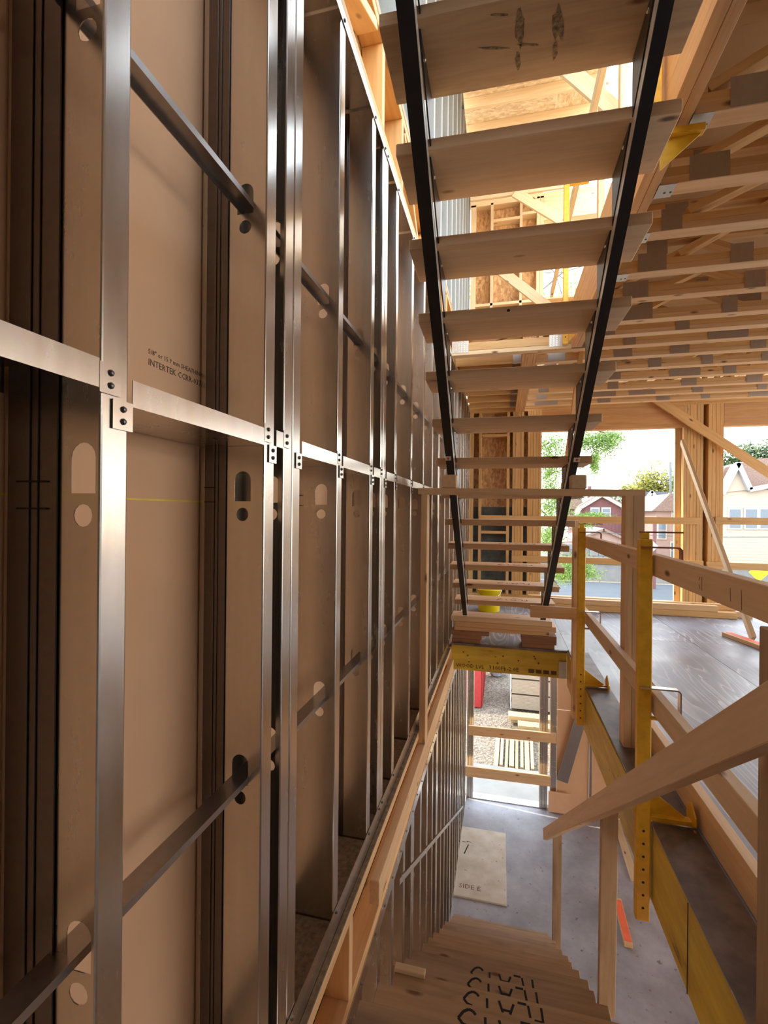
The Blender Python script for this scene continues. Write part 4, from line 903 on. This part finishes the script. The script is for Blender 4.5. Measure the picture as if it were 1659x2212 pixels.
# white bay house
Yb = 58.0
h3 = thing('house', (X_(1415, Yb), Yb, -3), 'grey-roofed house with a white bay window across the street', 'house')
bx('wall', h3, (X_(1385, Yb), X_(1450, Yb)), (Yb, Yb+6), (Z_(1200, Yb), Z_(1088, Yb)), M_BARN)
prism('gable', h3, [atY(a, b, Yb-0.6) for a, b in ((1388, 1088), (1408, 1064), (1428, 1088))], (0, 3, 0), M_BARN)
for a, b in (((1386, 1090), (1409, 1061)), ((1407, 1061), (1430, 1090))): lum('gable_trim', h3, atY(*a, Yb-0.7), atY(*b, Yb-0.7), 0.3, 0.3, M_WHITE, (0, 1, 0))
prism('roof', h3, [atY(a, b, Yb+0.5) for a, b in ((1380, 1090), (1392, 1062), (1440, 1062), (1462, 1090))], (0, 5, 0), M_ROOFG)
bx('bay', h3, (X_(1392, Yb), X_(1422, Yb)), (Yb-1.0, Yb), (Z_(1118, Yb), Z_(1090, Yb)), M_WHITE)
for px, wd in ((1396, 0.35), (1407, 0.7), (1418, 0.35)): window(h3, (X_(px, Yb-1), Z_(1104, Yb-1, px)), wd, 0.95, Yb-1.0)
# salmon house
Ys = 42.0
h4 = thing('house', (X_(1450, Ys), Ys, -3), 'salmon sided house with brown roof left of the far column', 'house')
bx('wall', h4, (X_(1418, Ys), X_(1476, Ys)), (Ys, Ys+7), (Z_(1250, Ys), Z_(1102, Ys)), M_PINK)
prism('roof', h4, [atY(a, b, Ys-0.3) for a, b in ((1408, 1104), (1422, 1092), (1448, 1066), (1474, 1064), (1482, 1104))], (0, 7, 0), M_ROOFB)
for px, py in ((1460, 1110), (1430, 1145), (1458, 1190)): window(h4, (X_(px, Ys), Z_(py, Ys, px)), 0.5, 1.3, Ys, M_TRIM)
# pale brick building right
Yw = 36.0
h5 = thing('house', (X_(1680, Yw), Yw, -3), 'bright pale brick building with brown gabled roof, right edge', 'house')
bx('wall', h5, (X_(1556, Yw), X_(1900, Yw)), (Yw, Yw+9), (Z_(1262, Yw), Z_(1058, Yw)), M_BRICKL)
prism('gable', h5, [atY(a, b, Yw-0.1) for a, b in ((1560, 1064), (1594, 1002), (1618, 1058))], (0, 1.0, 0), M_BRICKL)
for a, b in (((1559, 1068), (1595, 1000)), ((1593, 1000), (1620, 1058)), ((1618, 1058), (1760, 1032))): lum('gable_trim', h5, atY(*a, Yw-0.25), atY(*b, Yw-0.25), 0.28, 0.3, M_WHITE, (0, 1, 0))
prism('roof', h5, [atY(a, b, Yw+1.2) for a, b in ((1552, 1058), (1566, 1010), (1640, 990), (1760, 985), (1790, 1052))], (0, 6, 0), M_ROOFB)
for px in (1587, 1622, 1654): window(h5, (X_(px, Yw), Z_(1120, Yw, px)), 0.62, 1.25, Yw)
for r in range(26): bx('brick_course', h5, (X_(1556, Yw), X_(1700, Yw)), (Yw-0.012, Yw), (Z_(1245, Yw)+0.20*r, Z_(1245, Yw)+0.20*r+0.17), M_BRICKL, 0)
# signs and poles
Yp = 31.0
sg = thing('warning_sign', (X_(1640, Yp), Yp, -3), 'yellow diamond warning sign on a post by the street', 'sign')
c = atY(1640, 1237, Yp); prism('plate', sg, [c+Vector((a, 0, b)) for a, b in ((0, 0.5), (0.5, 0), (0, -0.5), (-0.5, 0))], (0, 0.03, 0), M_BUCKET); bx('post', sg, (c.x-0.03, c.x+0.03), (Yp+0.03, Yp+0.08), (-3.1, c.z+0.4), M_GALVD)
sg = thing('street_sign', (X_(1413, Yp), Yp, -3), 'white arrow sign on a red post across the street', 'sign')
c = atY(1400, 1180, Yp); prism('plate', sg, [c+Vector((a, 0, b)) for a, b in ((-0.75, 0.42), (0.15, 0.42), (0.55, 0), (0.15, -0.42), (-0.75, -0.42))], (0, 0.03, 0), M_WHITE); bx('post', sg, (X_(1412, Yp), X_(1419, Yp)), (Yp+0.05, Yp+0.2), (-3.1, Z_(1128, Yp)), M_BARN)
pl = tag(rod('utility_pole', None, [atY(1450, 1150, 55), atY(1448, 998, 55)], 0.12, M_ROOFG), 'thin grey utility pole above the roofs', 'pole')
wi = tag(rod('power_line', None, [atY(1200+23*i, 1142+0.9*i+12*math.sin(math.pi*i/20)*0.5, 30) for i in range(21)], 0.02, M_DARK, 5), 'thin dark power line sagging across the houses', 'power line')

# ------------------------------------------------------------------ trees
def leafmat(name, col):
    m, n, b = new_mat(name); oi = n.nodes.new('ShaderNodeNewGeometry')
    g = ramp(n, oi.outputs['Random Per Island'], [(0.0, tuple(c*0.55 for c in col)), (1.0, tuple(min(1, c*1.35) for c in col))])
    n.links.new(g, b.inputs['Base Color']); b.inputs['Roughness'].default_value = 0.6
    tr = n.nodes.new('ShaderNodeBsdfTranslucent'); n.links.new(g, tr.inputs[0]); mx = n.nodes.new('ShaderNodeMixShader'); mx.inputs[0].default_value = 0.45
    n.links.new(b.outputs[0], mx.inputs[1]); n.links.new(tr.outputs[0], mx.inputs[2]); n.links.new(mx.outputs[0], n.nodes['Material Output'].inputs[0]); return m
L_GREEN = leafmat('locust_leaf', (0.17, 0.27, 0.045)); L_YEL = leafmat('autumn_leaf', (0.30, 0.28, 0.06)); L_DARK = leafmat('dense_leaf', (0.07, 0.11, 0.03))
M_BARK = plain('bark', (0.12, 0.09, 0.07), 0.9, 0, 0.3, 20)
def leaf_cloud(name, parent, centers, n, size, mat, seed):
    rr = random.Random(seed); vs = []; fs = []
    for _ in range(n):
        c, rad = rr.choice(centers); 
        d = Vector((rr.gauss(0, 0.55), rr.gauss(0, 0.55), rr.gauss(0, 0.55)))
        p = Vector(c)+Vector((d.x*rad[0], d.y*rad[1], d.z*rad[2]))
        a = Vector((rr.uniform(-1, 1), rr.uniform(-1, 1), rr.uniform(-1.2, 0.4))).normalized(); b = a.orthogonal().normalized()*size*0.28*rr.uniform(.7, 1.3)
        a = a*size*rr.uniform(.7, 1.3)*0.5; k = len(vs); vs += [p-a, p+b, p+a, p-b]; fs.append((k, k+1, k+2, k+3))
    o = meshw(name, parent, vs, fs, mat); o['kind'] = 'stuff'; return o
YT = 12.5
lt = thing('locust_tree', (-1.6, YT+1.6, -3.1), 'locust tree with drooping feathery green branches outside the far opening', 'tree')
rod('trunk', lt, [(-1.6, YT+1.6, -3.1), (-1.4, YT+1.5, 0.2), (-0.6, YT+1.0, 2.2), (0.0, YT+0.8, 3.6), (0.3, YT+0.5, 5.5)], 0.16, M_BARK)
limbs = [[(-0.6, YT+1.0, 2.2), (0.0, YT+.8, 2.4)], [(-1.4, YT+1.5, 0.2), (-0.1, YT+.8, 0.3)], [(0.0, YT+.8, 3.2), (0.7, YT+.3, 3.6), (1.6, YT, 3.55), (2.4, YT, 3.2)], [(0.0, YT+.8, 2.4), (0.5, YT+.2, 2.7), (1.1, YT, 3.0)], [(-0.1, YT+.8, 1.4), (0.6, YT, 1.6), (1.2, YT, 1.1)], [(-0.1, YT+.8, 0.3), (0.7, YT, 0.3), (1.4, YT, -0.6)], [(0.2, YT+.6, 4.6), (0.9, YT, 6.8), (1.4, YT, 7.2)]]
for l in limbs: rod('branch', lt, l, 0.022, M_BARK, 6)
cl = []
for px, py, rx, rz in ((1195, 960, 0.35, 0.25), (1210, 1000, 0.40, 0.3), (1190, 1060, 0.30, 0.4), (1200, 1110, 0.40, 0.35), (1190, 1160, 0.25, 0.3), (1290, 950, 0.35, 0.22), (1310, 965, 0.30, 0.22), (1320, 945, 0.30, 0.15), (1260, 955, 0.3, 0.2), (1285, 1000, 0.06, 0.25), (1250, 1130, 0.30, 0.10), (1280, 1115, 0.30, 0.08), (1240, 1215, 0.35, 0.18), (1260, 1235, 0.3, 0.14), (1215, 1240, 0.2, 0.18), (1185, 1010, 0.2, 0.5)):
    c = atY(px, py, YT); cl.append((c, (rx, 0.5, rz)))
leaf_cloud('foliage', lt, cl, 14000, 0.06, L_GREEN, 5)
cl = [(Vector((random.uniform(-3, 3), YT+random.uniform(0, 3), random.uniform(5.5, 8))), (1.0, 1.0, 0.6)) for _ in range(9)]
leaf_cloud('foliage', lt, cl, 1500, 0.16, L_GREEN, 6)
for i, (px, py, Yt, rx, rz, m, lab) in enumerate(((1430, 1045, 75, 3.2, 2.6, L_YEL, 'yellow green tree crown above the far roofs'), (1375, 1062, 80, 2.2, 1.2, L_YEL, 'low autumn tree left of the yellow green crown'), (1620, 990, 70, 4.5, 1.6, L_DARK, 'dark green tree behind the pale brick building'), (1262, 1092, 70, 6, 1.5, L_DARK, 'green hedge tree behind the red house'))):
    c = atY(px, py, Yt); t = thing('tree', (c.x, Yt, -3), lab, 'tree')
    rod('trunk', t, [(c.x, Yt, -3.2), (c.x, Yt, c.z)], 0.3, M_BARK)
    leaf_cloud('foliage', t, [(c+Vector((random.uniform(-rx, rx)*.6, 0, random.uniform(-rz, rz)*.6)), (rx*.6, 1.5, rz*.6)) for _ in range(8)], 1800, 0.55, m, 20+i)
# bare twigs by the upper window
for pts in ([(1165, 560), (1200, 590), (1215, 600), (1225, 625)], [(1175, 590), (1215, 588), (1260, 575)], [(1200, 590), (1215, 640)]):
    rod('twig', lt, [atY(a, b, YT) for a, b in pts], 0.012, M_BARK, 5)
